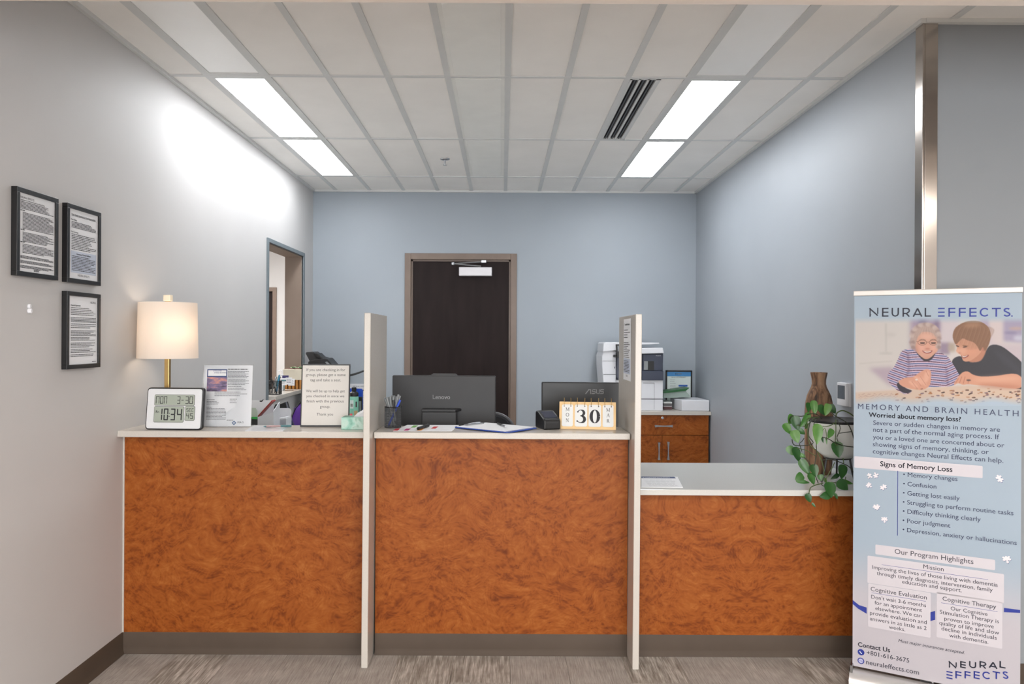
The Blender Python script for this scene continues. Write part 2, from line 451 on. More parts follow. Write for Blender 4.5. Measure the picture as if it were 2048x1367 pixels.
MB().lathe([(.02, 0), (.028, .01), (.028, .05), (.02, .06)], (-.1, 0, 0), 16).build('door_handle', m_steel, lf, w=False).matrix_parent_inverse.identity()
dh = lf.children[0]; dh.rotation_euler = (PI / 2, 0, 0); dh.location = (-.40, .03, .95)
cl = thing('door_closer', 'silver door closer box with a folding arm at the door top', 'door closer', (-.25, BACK + .03, 2.03))
p0, p1 = at(918, 534, BACK), at(984, 552, BACK)
MB().box(p0.x, p1.x, BACK - .03, BACK + .03, p1.z, p0.z).build('closer_body', M('satin_aluminium', (205, 203, 206), .4, .3, var=2), cl, w=True, bevel=.006)
a, b, c_ = at(906, 527, BACK - .05), at(967, 523, BACK - .02), at(962, 532, BACK - .02)
MB().tube([a, b], .006).tube([a, (a + c_) / 2, c_], .006).build('closer_arm', m_steel, cl, w=True, smooth=True)
MB().box(b.x - .02, b.x + .025, BACK - .03, BACK + .02, b.z - .01, b.z + .014).lathe([(.016, -.012), (.016, .012)], tuple(a), 12).build('pivot', m_steel, cl, w=True, bevel=.002)

# ---------------------------------------------------------------- pass-through opening
m_gun = M('gunmetal_trim', (112, 122, 128), .5, .1, var=3)
m_rev = M('taupe_reveal_paint', (138, 121, 109), .6, var=6, vs=3)
W = thing('window_1', 'tall pass-through opening with gunmetal trim in the white wall', 'window', (WL, 6.09, 1.0), kind='structure')
tb = .03
q = MB().box(WL - .01, WL + .012, wo0 - tb, wo0, .97, wz1 + tb).box(WL - .01, WL + .012, wo1, wo1 + tb, .97, wz1 + tb).box(WL - .01, WL + .012, wo0, wo1, wz1, wz1 + tb)
q.build('window_frame', m_gun, W, w=True, bevel=.002)
q = MB().box(-1.86, WL - .01, wo0 - .004, wo0 + .004, 1, wz1).box(-1.86, WL - .01, wo1 - .006, wo1 + .002, 1, wz1).box(-1.86, WL - .01, wo0, wo1, wz1 - .006, wz1 + .002)
q.build('reveal', m_rev, W, w=True)
MB().box(-1.92, -1.65, wo0 + .005, wo1 - .007, .97, 1.0).build('window_sill', m_solid, W, w=True, bevel=.003)
# the room beyond
struct(MB().box(-4.3, -3.95, 10.4, 10.54, 0, 2.9).box(-3.05, -1.85, 10.4, 10.54, 0, 2.9).box(-3.95, -3.05, 10.4, 10.54, 2.1, 2.9).box(-4.4, -4.3, 4.0, 10.54, 0, 2.9).box(-4.3, -1.85, 4.0, 4.1, 0, 2.9).build('wall_beyond', m_wall), 'white walls of the room seen through the pass-through')
struct(MB().box(-4.4, -1.85, 4.0, 10.54, 2.76, 2.9).build('ceiling_beyond', m_tile), 'ceiling of the room seen through the pass-through')
light_panel('ceiling_light', 'ceiling light of the room beyond the pass-through', -3.3, -2.7, 6.5, 8.9, 2.735, emis('back_room_diffuser', (255, 253, 250), 9.0), None)
d2 = thing('door_2', 'dark doorway in a brown frame seen through the pass-through', 'door', (-3.5, 10.4, 0), kind='structure')
MB().box(-3.95, -3.895, 10.38, 10.5, 0, 2.1).box(-3.105, -3.05, 10.38, 10.5, 0, 2.1).box(-3.895, -3.105, 10.38, 10.5, 2.045, 2.1).build('door_frame', m_bronze, d2, w=True, bevel=.003)
MB().box(-3.895, -3.105, 10.44, 10.48, .01, 2.045).build('door_leaf', m_door, d2, w=True)

# ---------------------------------------------------------------- reception counter
YP = 3.48; YF = 3.42; DX0, DX1 = .573, .601
def front(label, x0, x1, ztop, mat, zc):
    t = thing('reception_counter', label, 'counter', ((x0 + x1) / 2, YP, 0), group='burl wood counter fronts')
    MB().box(x0, x1, YP, YP + .03, .095, ztop).build('wood_panel', mat, t, w=True)
    MB().box(x0, x1, 3.535, 3.6, 0, ztop - .001).build('support_panel', M('laminate_grey', (170, 168, 164), .5), t, w=True)
    MB().box(x0, x1, YP + .02, YP + .05, 0, .095).build('plinth', M('plinth_board', (90, 80, 70), .7), t, w=True)
    q = MB(); cove(q, 'y', YP + .02, x0, x1, -1); 
    q2 = MB()
    for (px_, py_, pz_) in q.v: q2.v.append((px_, py_ - .018 if True else py_, pz_))
    q2.f = q.f
    q2.build('baseboard', m_base, t, w=True, smooth=True)
front('left burl wood counter front under the clock and lamp', WL, -DX1 - .0035, .981, burl('burl_book_matched_low', 2, .02, 3.1), 0)
front('middle burl wood counter front between the two cream dividers', -DX0 + .0035, DX0 - .0035, .981, burl('burl_plain', None, 0, 8.3), 0)
front('lower right burl wood counter front beneath the trailing plant', DX1 + .0035, WR, .735, burl('burl_book_matched', 0, -.06, 5.2), 0)
MB().box(WL, WL + .006, YP - .004, YP + .03, .095, .982).build('trim_2', m_solid)['kind'] = 'structure'
def top(name, label, x0, x1, y0, y1, z, mat, th=.028):
    o = MB().box(x0, x1, y0, y1, z - th, z).build(name, mat, None, bevel=.003, loc=((x0 + x1) / 2, (y0 + y1) / 2, z - th))
    return tag(o, label, 'countertop', 'solid surface countertops')
ZT, ZL = 1.01, .762
top('worktop', 'cream ledge top holding the lamp and clock', WL, -DX1 - .0035, YF, 3.675, ZT, m_solid)
top('worktop', 'cream ledge top between the dividers holding the clipboard', -DX0 + .0035, DX0 - .0035, YF, 3.675, ZT, m_solid)
top('worktop', 'low pale grey desk top beneath the plant and vase', DX1 + .0035, WR, YF, 4.165, ZL, m_solid2, .026)
for s in (-1, 1):
    x0, x1 = (-DX1, -DX0) if s < 0 else (DX0, DX1)
    q = MB().box(x0, x1, 3.33, 3.80, 0, 1.537)
    q.v = [(vx + .004 * (vz - .9), vy, vz) for vx, vy, vz in q.v]
    o = q.build('counter_divider', m_solid, None, bevel=.003, loc=((x0 + x1) / 2, 3.56, 0))
    tag(o, 'tall cream divider slab left of the wide monitor' if s < 0 else 'tall cream divider slab carrying the taped notice', 'divider', 'cream divider slabs')
# support wall behind the high counter and work desks
dk = thing('work_desk', 'grey work desk behind the ledge under the monitors', 'desk', (-.5, 3.9, 0))
MB().box(-1.70, DX0 - .0, 3.805, 4.45, .73, .76).build('desk_top', m_solid2, dk, w=True, bevel=.002)
MB().box(-1.70, -.92, 4.45, 6.88, .73, .76).build('desk_return', m_solid2, dk, w=True, bevel=.002)
for (x, y) in ((-1.65, 3.85), (.5, 3.85), (.5, 4.38), (-.97, 6.8), (-1.65, 6.8)):
    MB().box(x, x + .04, y, y + .04, 0, .73).build('leg', m_dark, dk, w=True)

# ---------------------------------------------------------------- framed notices on the white wall
def text_frame(label, y0, y1, z0, z1, kind):
    t = thing('picture_frame', label, 'frame', (WL, (y0 + y1) / 2, z0), PI / 2, 'black framed notices on the white wall')
    w_, h = y1 - y0, z1 - z0; b = .017; d = .022
    # local: x along wall (world +y), -y out of the wall
    q = MB().xz([(-w_ / 2, 0), (w_ / 2, 0), (w_ / 2, b), (-w_ / 2, b)], -d, 0).xz([(-w_ / 2, h - b), (w_ / 2, h - b), (w_ / 2, h), (-w_ / 2, h)], -d, 0)
    q.box(-w_ / 2, -w_ / 2 + b, -d, 0, b, h - b).box(w_ / 2 - b, w_ / 2, -d, 0, b, h - b)
    q.build('frame', m_blackf, t, bevel=.001)
    x0, x1 = -w_ / 2 + b, w_ / 2 - b
    MB().box(x0, x1, -d + .006, -.004, b, h - b).build('sheet', m_paper, t)
    yy = -d + .0052; q = MB(); rg = random.Random(len(label)); W2 = x1 - x0
    if kind == 1:
        q.text('NEURAL EFFECTS', (x0 + .01, yy, h * .885), X, Z, width=W2 * .36)
        q.text('Appointment Confirmation and Cancellation Policy', (x0 + .01, yy, h * .86), X, Z, width=W2 * .66, bold=.02)
        for (a, c, n, i) in ((.76, .85, 6, 0), (.535, .73, 13, .012), (.39, .505, 8, .012), (.26, .37, 7, .012), (.20, .235, 3, 0), (.145, .18, 3, 0), (.09, .125, 3, 0)):
            lines(q, rg, x0 + .01, x1 - .008, h * a, h * c, n, .0022, yy, .3, i)
        for a in (.74, .52, .38): lines(q, rg, x0 + .01, x0 + .035, h * a, h * (a + .01), 1, .003, yy)
        lines(q, rg, -.02, .02, h * .065, h * .09, 3, .0018, yy)
    elif kind == 2:
        q.text('Your Health Insurance is Your Responsibility', (0, yy, h * .865), X, Z, width=W2 * .82, bold=.02, align=1)
        q.quad((-W2 * .41, yy, h * .858), (W2 * .41, yy, h * .858), (W2 * .41, yy, h * .862), (-W2 * .41, yy, h * .862))
        q.text('Your Policy', (x0 + .015, yy, h * .80), X, Z, width=W2 * .2, bold=.02)
        lines(q, rg, x0 + .02, x1 - .015, h * .70, h * .785, 5, .0026, yy, .4)
        q.text('Your Coverage', (x0 + .015, yy, h * .645), X, Z, width=W2 * .24, bold=.02)
        lines(q, rg, x0 + .02, x1 - .015, h * .42, h * .63, 10, .0026, yy, .4)
        MB().box(x0 + .016, x1 - .014, yy - .0001, yy + .0002, h * .13, h * .41).build('shaded_box', M('pale_blue_print', (190, 198, 214), .7, var=0), t)
        yy -= .0004
        q.text('Insurance Terms Defined', (0, yy, h * .365), X, Z, width=W2 * .48, bold=.02, align=1)
        lines(q, rg, x0 + .022, x1 - .02, h * .15, h * .35, 10, .0026, yy, .3)
        q.text('NEURAL EFFECTS', (0, yy, h * .09), X, Z, width=W2 * .4, align=1)
    else:
        q.text('NEURAL', (x1 - .012, yy, h * .865), X, Z, width=W2 * .2, align=2)
        q.text('Financial Agreement', (x0 + .018, yy, h * .815), X, Z, width=W2 * .32, bold=.02)
        for (a, c, n) in ((.69, .80, 5), (.60, .67, 4), (.52, .59, 3), (.42, .50, 5), (.36, .41, 3), (.27, .34, 4), (.20, .26, 3), (.15, .19, 2)):
            lines(q, rg, x0 + .018, x1 - .012, h * a, h * c, n, .0022, yy, .3)
        lines(q, rg, x1 - .04, x1 - .01, h * .075, h * .085, 1, .002, yy)
    q.build('lettering', m_ink, t)
text_frame('black framed notice of dense small print, nearest the viewer', 2.675, 2.925, 1.640, 1.950, 1)
text_frame('black framed notice with underlined title and shaded blue box', 2.985, 3.235, 1.640, 1.947, 2)
text_frame('black framed notice hung below another, beside the lamp', 2.985, 3.235, 1.300, 1.605, 3)
p = onX(56, 618, WL)
hk = MB().xz([(0.004 * math.cos(a) * 1.6, .011 + .008 * math.sin(a)) for a in [i * PI / 6 for i in range(12)]], -.01, 0).xz([(0.004 * math.cos(a) * 1.6, -.006 + .009 * math.sin(a)) for a in [i * PI / 6 for i in range(12)]], -.014, 0)
o = hk.build('wall_hook', m_white, None, bevel=.002); o.location = p; o.rotation_euler = (0, 0, PI / 2); tag(o, 'small white adhesive hook on the white wall', 'hook')

# ---------------------------------------------------------------- table lamp
lc = Vector((-1.570, 3.612, ZT))
t = thing('table_lamp', 'lit table lamp with a white drum shade on a brass stem', 'lamp', lc)
MB().lathe([(.045, 0), (.045, .012), (.015, .018)], n=28).build('base', m_brass, t, smooth=True)
MB().box(-.011, .011, -.011, .011, .012, .60).build('pole', m_brass, t, bevel=.002)
MB().box(-.0165, .0165, -.0165, .0165, .585, .615).build('finial', M('pale_stone', (214, 205, 186), .4), t, bevel=.003)
nt = NT('lampshade_linen'); nt.b.inputs['Base Color'].default_value = lin((238, 232, 226)); nt.b.inputs['Roughness'].default_value = .8
tr = nt.n('ShaderNodeBsdfTranslucent'); tr.inputs[0].default_value = lin((252, 240, 226))
mx = nt.n('ShaderNodeMixShader'); mx.inputs[0].default_value = .36
nt.l(nt.b.outputs[0], mx.inputs[1]); nt.l(tr.outputs[0], mx.inputs[2]); nt.l(mx.outputs[0], nt.t.nodes['Material Output'].inputs[0])
sh = MB().shell([(.129, .578), (.1345, .318)], n=48).shell([(.133, .318), (.1275, .578)], n=48).build('lampshade', nt.m, t, smooth=True)
q = MB()
for i in range(3):
    a = 2 * PI * i / 3; q.tube([(0, 0, .575), (.126 * math.cos(a), .126 * math.sin(a), .575)], .0015, 6)
q.build('spider', m_brass, t)
MB().lathe([(.004, .40), (.022, .42), (.03, .45), (.02, .485), (.006, .5)], (.0, .0, 0), 16).build('bulb', emis('warm_bulb', (255, 226, 196), .18), t, smooth=True)
ld = bpy.data.lights.new('bulb_light', 'POINT'); ld.energy = LAMP_E; ld.color = (1, .88, .74); ld.shadow_soft_size = .07
lo = bpy.data.objects.new('bulb_light', ld); C.objects.link(lo); lo.parent = t; lo.location = (.04, -.03, .45)

# ---------------------------------------------------------------- digital clock
m_silver = M('brushed_silver_face', (226, 228, 231), .35, .15, var=2, vs=40, scale=(1, 1, 12))
m_lcd = M('lcd_green_grey', (164, 172, 160), .3, var=2)
cw, ch = .262, .188
t = thing('digital_clock', 'silver digital wall clock reading 10:34 on the ledge', 'clock', (-1.480, 3.478, ZT), math.radians(-3))
tl = math.tan(math.radians(7))
def tilt(mb, f=tl): mb.v = [(vx, vy + vz * f, vz) for vx, vy, vz in mb.v]; return mb
tilt(MB().xz(rrect(-cw / 2, cw / 2, 0, ch, .014), -.012, .012)).build('case', m_black, t, bevel=.004)
tilt(MB().xz(rrect(-cw / 2 + .006, cw / 2 - .006, .006, ch - .005, .011), -.0145, -.011)).build('face', m_silver, t)
def cl(x, z): return (x / 550. * cw - cw / 2, ch - z / 395. * ch)   # px of the zoomed clock face
def crect(mb, x0, x1, z0, z1, r, y0, y1):
    a, b = cl(x0, z1), cl(x1, z0); return mb.xz(rrect(a[0], b[0], a[1], b[1], r), y0, y1)
for (a, b, c, d) in ((83, 467, 67, 165), (85, 370, 178, 322), (385, 475, 174, 304)):
    tilt(crect(MB(), a - 3, b + 3, c - 3, d + 3, .006, -.0152, -.0145)).build('bezel', m_black, t)
    tilt(crect(MB(), a, b, c, d, .005, -.0156, -.0150)).build('display', m_lcd, t)
SEG = {'0': 'abcdef', '1': 'bc', '2': 'abged', '3': 'abgcd', '4': 'fgbc', '5': 'afgcd', 'S': 'afgcd', 'E': 'afged', 'C': 'afed', 'M': 'fabec', 'O': 'abcdef', 'N': 'fabec', '-': 'g', 'A': 'fabecg', 'n': 'egc'}
def seg7(mb, ch_, x0, x1, z0, z1, t_, y):
    zm = (z0 + z1) / 2; g_ = t_ * .25
    R = {'a': (x0 + g_, x1 - g_, z0, z0 + t_), 'g': (x0 + g_, x1 - g_, zm - t_ / 2, zm + t_ / 2), 'd': (x0 + g_, x1 - g_, z1 - t_, z1),
         'f': (x0, x0 + t_, z0 + g_, zm - g_), 'b': (x1 - t_, x1, z0 + g_, zm - g_), 'e': (x0, x0 + t_, zm + g_, z1 - g_), 'c': (x1 - t_, x1, zm + g_, z1 - g_)}
    for s_ in SEG[ch_]:
        a, b, c, d = R[s_]; p0, p1 = cl(a, d), cl(b, c)
        mb.quad((p0[0], y, p0[1]), (p1[0], y, p0[1]), (p1[0], y, p1[1]), (p0[0], y, p1[1]))
q = MB(); yy = -.0158
for ch_, a, b in (('1', 140, 165), ('0', 178, 222), ('3', 245, 290), ('4', 305, 355)): seg7(q, ch_, a, b, 195, 305, 11, yy)
for z in (235, 265):
    p0, p1 = cl(228, z + 8), cl(236, z); q.quad((p0[0], yy, p0[1]), (p1[0], yy, p0[1]), (p1[0], yy, p1[1]), (p0[0], yy, p1[1]))
for ch_, a, b in (('A', 100, 113), ('n', 118, 132)): seg7(q, ch_, a, b, 215, 237, 4, yy)
for ch_, a, b in (('M', 94, 128), ('O', 135, 165), ('N', 172, 202), ('3', 300, 330), ('-', 340, 365), ('3', 380, 412), ('0', 420, 452)): seg7(q, ch_, a, b, 80, 150, 6, yy)
for ch_, a, b in (('S', 395, 415), ('E', 421, 441), ('C', 447, 466)): seg7(q, ch_, a, b, 192, 224, 4, yy)
for ch_, a, b in (('4', 397, 425), ('S', 435, 463)): seg7(q, ch_, a, b, 236, 288, 6, yy)
tilt(q).build('digits', m_ink, t)
MB().xz([(-.05, 0), (.05, 0), (.04, .09), (-.04, .09)], .044, .049).build('stand_leg', m_black, t)

# ---------------------------------------------------------------- acrylic sign with flyer
nt = NT('clear_acrylic'); m_acr = nt.m
tr = nt.n('ShaderNodeBsdfTransparent'); tr.inputs[0].default_value = (.99, .99, .99, 1)
gl = nt.n('ShaderNodeBsdfGlossy'); gl.inputs['Roughness'].default_value = .04
fr = nt.n('ShaderNodeFresnel'); fr.inputs[0].default_value = 1.45; mx = nt.n('ShaderNodeMixShader')
nt.l(fr.outputs[0], mx.inputs[0]); nt.l(tr.outputs[0], mx.inputs[1]); nt.l(gl.outputs[0], mx.inputs[2]); nt.l(mx.outputs[0], nt.t.nodes['Material Output'].inputs[0])
t = thing('sign_holder', 'clear acrylic sign holder with a caregiver flyer beside the clock', 'sign', (-1.283, 3.585, ZT), math.radians(4))
fw, fh = .222, .286
tf = tl
tilt(MB().box(-fw / 2 - .003, fw / 2 + .003, -.0035, -.002, 0, fh + .005), tf).build('front_sheet', m_acr, t)
tilt(MB().box(-fw / 2, fw / 2, -.002, -.001, .003, fh), tf).build('flyer', m_paper, t)
tilt(MB().box(-fw / 2 - .003, fw / 2 + .003, .0005, .002, 0, fh + .005), tf).build('back_sheet', m_acr, t)
MB().box(-fw / 2 - .003, fw / 2 + .003, 0, .07, 0, .002).build('foot', m_acr, t)
def fl_(x, z): return (-fw / 2 + (x - 60) / 1030. * fw, fh - (z - 60) / 1250. * fh)
def fquad(mb, x0, x1, z0, z1, y=-.0040):
    a, b = fl_(x0, z1), fl_(x1, z0); return mb.quad((a[0], y, a[1]), (b[0], y, a[1]), (b[0], y, b[1]), (a[0], y, b[1]))
tilt(fquad(MB(), 125, 548, 140, 300)).build('title_border', M('flyer_navy', (40, 62, 112), .6, var=0), t)
tilt(fquad(MB(), 145, 530, 160, 275, -.0042)).build('title_box', m_paper, t)
q = MB(); a = fl_(385, 222); q.text('STRESS BUSTING', (a[0] + .004, -.0044, a[1]), X, Z, width=.056, bold=.02, align=1)
a = fl_(340, 185); q.text('CAREGIVER', (a[0], -.0044, a[1]), X, Z, width=.04, align=1)
tilt(q).build('title_lettering', m_navy, t)
# sunset photograph on the flyer
nt = NT('sunset_print'); v = nt.coord((1, 1, 1)); n_ = nt.noise(nt.coord((14, 1, 50)), 1, 4, .6)
nt.l(nt.ramp(n_.outputs[0], [(.35, (58, 48, 70)), (.5, (120, 104, 140)), (.62, (206, 140, 120)), (.75, (245, 190, 150))]), nt.b.inputs['Base Color'])
tilt(fquad(MB(), 128, 555, 300, 590)).build('flyer_photo', nt.m, t)
q = MB(); rg = random.Random(3)
def ftxt(x0, x1, z0, z1, n, h=.0022, rag=.25):
    a, b = fl_(x0, z1), fl_(x1, z0); lines(q, rg, a[0], b[0], a[1], b[1], n, h, -.0042, rag)
ftxt(565, 990, 135, 160, 1, .0035, 0)
for a in ((565, 1010, 175, 330, 6), (568, 1020, 340, 470, 5), (575, 900, 480, 505, 1), (580, 1010, 515, 575, 2), (300, 990, 590, 700, 3), (140, 310, 750, 775, 1), (140, 400, 785, 865, 3), (140, 280, 905, 925, 1), (145, 560, 930, 1170, 9), (630, 780, 735, 840, 3), (580, 715, 1165, 1185, 1)): ftxt(*a)
a = fl_(810, 1232); q.text('MAG', (a[0], -.0042, a[1]), X, Z, width=.027, bold=.01, track=1.15)
tilt(q).build('lettering', m_grey_ink, t)
a = fl_(735, 1225); r_ = .0105
tilt(MB().add([(a[0] - r_, -.0042, a[1]), (a[0], -.0042, a[1] - r_), (a[0] + r_, -.0042, a[1]), (a[0], -.0042, a[1] + r_)], [(0, 1, 2, 3)])).build('logo', M('logo_blue', (38, 82, 130), .6, var=0), t)
q = MB()
for dx, dz in ((1, 0), (0, 1)): q.quad((a[0] - .0055 * dx - .0016 * dz, -.0044, a[1] - .0055 * dz - .0016 * dx), (a[0] + .0055 * dx + .0016 * dz, -.0044, a[1] - .0055 * dz - .0016 * dx), (a[0] + .0055 * dx + .0016 * dz, -.0044, a[1] + .0055 * dz + .0016 * dx), (a[0] - .0055 * dx - .0016 * dz, -.0044, a[1] + .0055 * dz + .0016 * dx))
tilt(q).build('logo_cross', m_paper, t)

# flat plastic card with pens beside it
def flat(name, label, cat, pts, z, th, mat, bevel=0):
    c = sum((Vector(p_) for p_ in pts), Vector((0, 0))) / len(pts)
    o = MB().xy([(p_[0] - c[0], p_[1] - c[1]) for p_ in pts], 0, th).build(name, mat, None, bevel=bevel)
    o.location = (c[0], c[1], z); tag(o, label, cat); return o
def quadpx(ps, z): return [tuple(onZ(px_, py_, z).xy) for px_, py_ in ps][::-1]
flat('laminated_sheet', 'glossy clear laminated sheet lying on the ledge by the sign', 'sheet', quadpx([(505, 851), (582, 851), (566, 862), (490, 862)], ZT), ZT, .0015, M('laminate', (222, 222, 224), .08))
def pen(label, a, b, r, mat, tipmat, grp=None, name='pen', cat='pen', cap=True):
    a, b = Vector(a), Vector(b); d = (b - a)
    t_ = thing(name, label, cat, a, group=grp)
    L_ = d.length; u = d.normalized()
    MB().tube([u * .012, d], r, 10).build('barrel', mat, t_, smooth=True)
    MB().tube([Vector((0, 0, 0)), u * .013], r * .25, 8, r * .95).build('tip', tipmat, t_, smooth=True)
    if cap: MB().tube([u * (L_ * .62), u * (L_ + .002)], r * 1.18, 10).build('cap', tipmat, t_, smooth=True)
    return t_
m_teal = M('teal_plastic', (70, 118, 124), .4); m_mauve = M('mauve_plastic', (170, 140, 140), .4)
a, b = onZ(527, 852.5, ZT + .008), onZ(582, 851, ZT + .008)
pen('teal and mauve ballpoint lying on the laminated sheet', a, b, .0045, m_mauve, m_teal)

# ---------------------------------------------------------------- group check-in sign
t = thing('framed_sign', 'black framed letter sign asking group visitors to wait', 'sign', (-.834, 3.622, ZT), math.radians(3))
fw, fh = .227, .293
tf = math.tan(math.radians(6))
q = MB().box(-fw / 2, fw / 2, -.006, .006, 0, .007).box(-fw / 2, fw / 2, -.006, .006, fh - .006, fh).box(-fw / 2, -fw / 2 + .005, -.006, .006, .007, fh - .006).box(fw / 2 - .005, fw / 2, -.006, .006, .007, fh - .006)
tilt(q, tf).build('frame', m_black, t, bevel=.001)
tilt(MB().xz(rrect(-fw / 2 + .004, fw / 2 - .004, .006, fh - .005, .006), -.004, .004), tf).build('board', M('sign_board', (216, 212, 207), .6, var=2), t)
q = MB()
for (s_, zz, wd) in (('If you are checking in for', 428, 508), ('group, please get a name', 497, 525), ('tag and take a seat.', 567, 405), ('We will be up to help get', 716, 512), ('you checked in once we', 785, 500), ('finish with the previous', 855, 490), ('group.', 928, 135), ('Thank you', 1032, 215)):
    z_ = fh - (zz + 12 - 345) / 850. * fh
    q.text(s_, (0, -.0043, z_), X, Z, width=wd / 640. * fw, bold=.006, align=1)
tilt(q, tf).build('lettering', M('sign_ink', (70, 70, 70), .7, var=0), t)
MB().xz([(-.03, 0), (.03, 0), (.02, .15), (-.02, .15)], .05, .054).build('easel_leg', m_black, t)

# ---------------------------------------------------------------- tissue box
nt = NT('seafoam_print'); n_ = nt.noise(nt.coord((1, 1, 1)), 14, 3, .5, .6)
nt.l(nt.ramp(n_.outputs[0], [(.36, (104, 160, 140)), (.44, (140, 190, 172)), (.5, (160, 205, 190)), (.58, (190, 214, 202)), (.66, (150, 186, 168))]), nt.b.inputs['Base Color'])
t = thing('tissue_box', 'seafoam green patterned tissue box against the cream divider', 'tissue box', (-.673, 3.585, ZT))
MB().box(-.06, .063, -.075, .012, 0, .056).build('carton', nt.m, t, bevel=.001)
rg = random.Random(4); q = MB()
for i in range(5):
    x_ = -.0 + i * .010
    q.add([(x_ - .01, -.04, .055), (x_ + .012, -.04, .055), (x_ + .02 + .01, .0 + rg.uniform(-.01, .01), .078 + .006 * i), (x_, .005, .07 + .006 * i)], [(0, 1, 2, 3)])
q.build('tissue', m_paper, t)

# ---------------------------------------------------------------- pen cup on the ledge
def pen_cup(label, c, r, h, sq=False):
    t_ = thing('pen_cup', label, 'pen cup', c)
    q = MB(); n = 28
    nr = 15
    for j in range(nr):
        z = h * j / (nr - 1); 
        pts = [(r * math.cos(2 * PI * i / n), r * math.sin(2 * PI * i / n), z) for i in range(n + 1)]
        if sq: pts = [(max(-r, min(r, x * 1.3)), max(-r, min(r, y * 1.3)), z) for x, y, z in pts]
        q.tube(pts, .0010, 3)
    for i in range(n * 2):
        a = 2 * PI * i / (n * 2); x, y = r * math.cos(a), r * math.sin(a)
        if sq: x, y = max(-r, min(r, x * 1.3)), max(-r, min(r, y * 1.3))
        q.tube([(x, y, 0), (x, y, h)], .0009, 3)
    o_ = q.build('mesh_wall', m_black, t_); 
    if sq: MB().box(-r, r, -r, r, 0, .003).build('bottom', m_black, t_)
    else: MB().lathe([(r, 0), (r, .003)], n=24).build('bottom', m_black, t_)
    pts = [(r * math.cos(2 * PI * i / n), r * math.sin(2 * PI * i / n), h) for i in range(n + 1)]
    if sq: pts = [(max(-r, min(r, x * 1.3)), max(-r, min(r, y * 1.3)), z) for x, y, z in pts]
    MB().tube(pts, .0022, 6).build('rim', m_black, t_, smooth=True)
    return t_
pc = Vector((-.512, 3.61, ZT)); pen_cup('round black mesh pen cup packed with grey pens', pc, .038, .096)
m_gp = M('grey_pen', (132, 136, 138), .35); m_bp = M('black_pen', (34, 34, 36), .3); m_blp = M('blue_pen', (40, 76, 190), .3)
rg = random.Random(11)
pens = [(-.026, .0, -.034, .128), (-.014, .008, -.040, .136), (-.006, -.008, -.012, .142), (-.002, .01, -.02, .139), (.004, .012, .004, .146), (.012, .004, .016, .142), (.018, -.008, .026, .152), (.024, .008, .032, .145), (-.02, -.014, -.028, .14), (.01, -.014, .004, .14), (.0, .02, -.006, .146)]
for i, (bx, by, tx, tz) in enumerate(pens):
    pen('grey capped pen among those in the round mesh cup', pc + Vector((-bx * .6, by, .006)), pc + Vector((tx, by * .6, tz)), .0043, m_gp, m_gp, 'grey pens in the round mesh cup')
pen('blue capped pen sticking out of the round mesh cup', pc + Vector((-.02, -.016, .006)), pc + Vector((.036, -.02, .128)), .0046, m_blp, m_blp)
pen('black pen with white tag in the round mesh cup', pc + Vector((.016, -.024, .02)), pc + Vector((.006, -.028, .128)), .0046, m_gp, m_bp)

# name tag sheet with coloured markers' labels
z = ZT
sheet = flat('name_tag_sheet', 'white sheet of coloured name labels under the black marker', 'sheet', quadpx([(815, 849.5), (918, 850), (903, 862), (786, 862)], z), z, .001, m_paper)
def strip(col, ps, nm_):
    pts = quadpx(ps, z); c0 = sheet.location
    o_ = MB().xy([(p_[0] - c0.x, p_[1] - c0.y) for p_ in pts], .001, .0015).build('label_strip', M(nm_, col, .5, var=0), sheet)
for col, nm_, x0, y0 in (((196, 30, 48), 'red_label', 787, 861), ((190, 40, 120), 'magenta_label', 808, 861), ((110, 170, 80), 'green_label', 822, 855), ((222, 140, 50), 'orange_label', 834, 861), ((200, 50, 55), 'crimson_label', 863, 857)):
    strip(col, [(x0 + 5, y0 - 4), (x0 + 14, y0 - 4), (x0 + 8, y0), (x0 - 1, y0)], nm_)
pen('thick black marker lying across the label sheet', onZ(834, 857, ZT + .009), onZ(856, 850, ZT + .009), .0068, m_black, m_black, name='marker', cat='marker')

# clipboard
m_blueb = M('blue_clipboard_plastic', (38, 72, 160), .25)
t = thing('clipboard', 'blue clipboard with a white form on the middle ledge', 'clipboard', (-.028, 3.60, ZT), math.radians(58))
bw, bh = .225, .315
tilt0 = lambda mb, a=.0: mb
MB().xy(rrect(-bw / 2, bw / 2, -bh / 2, bh / 2, .01), 0, .004).build('board', m_blueb, t)
MB().xy([(-bw / 2 + .008, -bh / 2 + .02), (bw / 2 - .004, -bh / 2 + .02), (bw / 2 - .004, bh / 2 - .012), (-bw / 2 + .008, bh / 2 - .012)], .004, .0065).build('form', m_paper, t)
t.rotation_euler = (0, 0, math.radians(52)); t.location = (-.03, 3.568, ZT)
MB().box(-.06, .06, bh / 2 - .04, bh / 2 - .015, .0065, .012).tube([(-.045, bh / 2 - .028, .012), (-.02, bh / 2 - .028, .014), (.02, bh / 2 - .028, .014), (.045, bh / 2 - .028, .012)], .003).build('clip', m_steel, t, bevel=.002)
t2 = thing('folder', 'blue folder lying under the clipboard', 'folder', (-.028, 3.56, ZT - .0))
t2.location = (.035, 3.575, ZT)
MB().xy([(-.115, -.09), (.0, -.15), (.118, .03), (.0, .09)], -.0, .0035).build('cover', M('blue_folder', (60, 96, 178), .3), t2)
t.location.z += .004
a, b = at(994, 847.5, 3.68), at(1011, 855, 3.53)
a = Vector((a.x, a.y, ZT + .0155)); b = Vector((b.x, b.y, ZT + .0155))
pen('black pen lying on the white form of the clipboard', a, b, .004, m_black, m_steel)

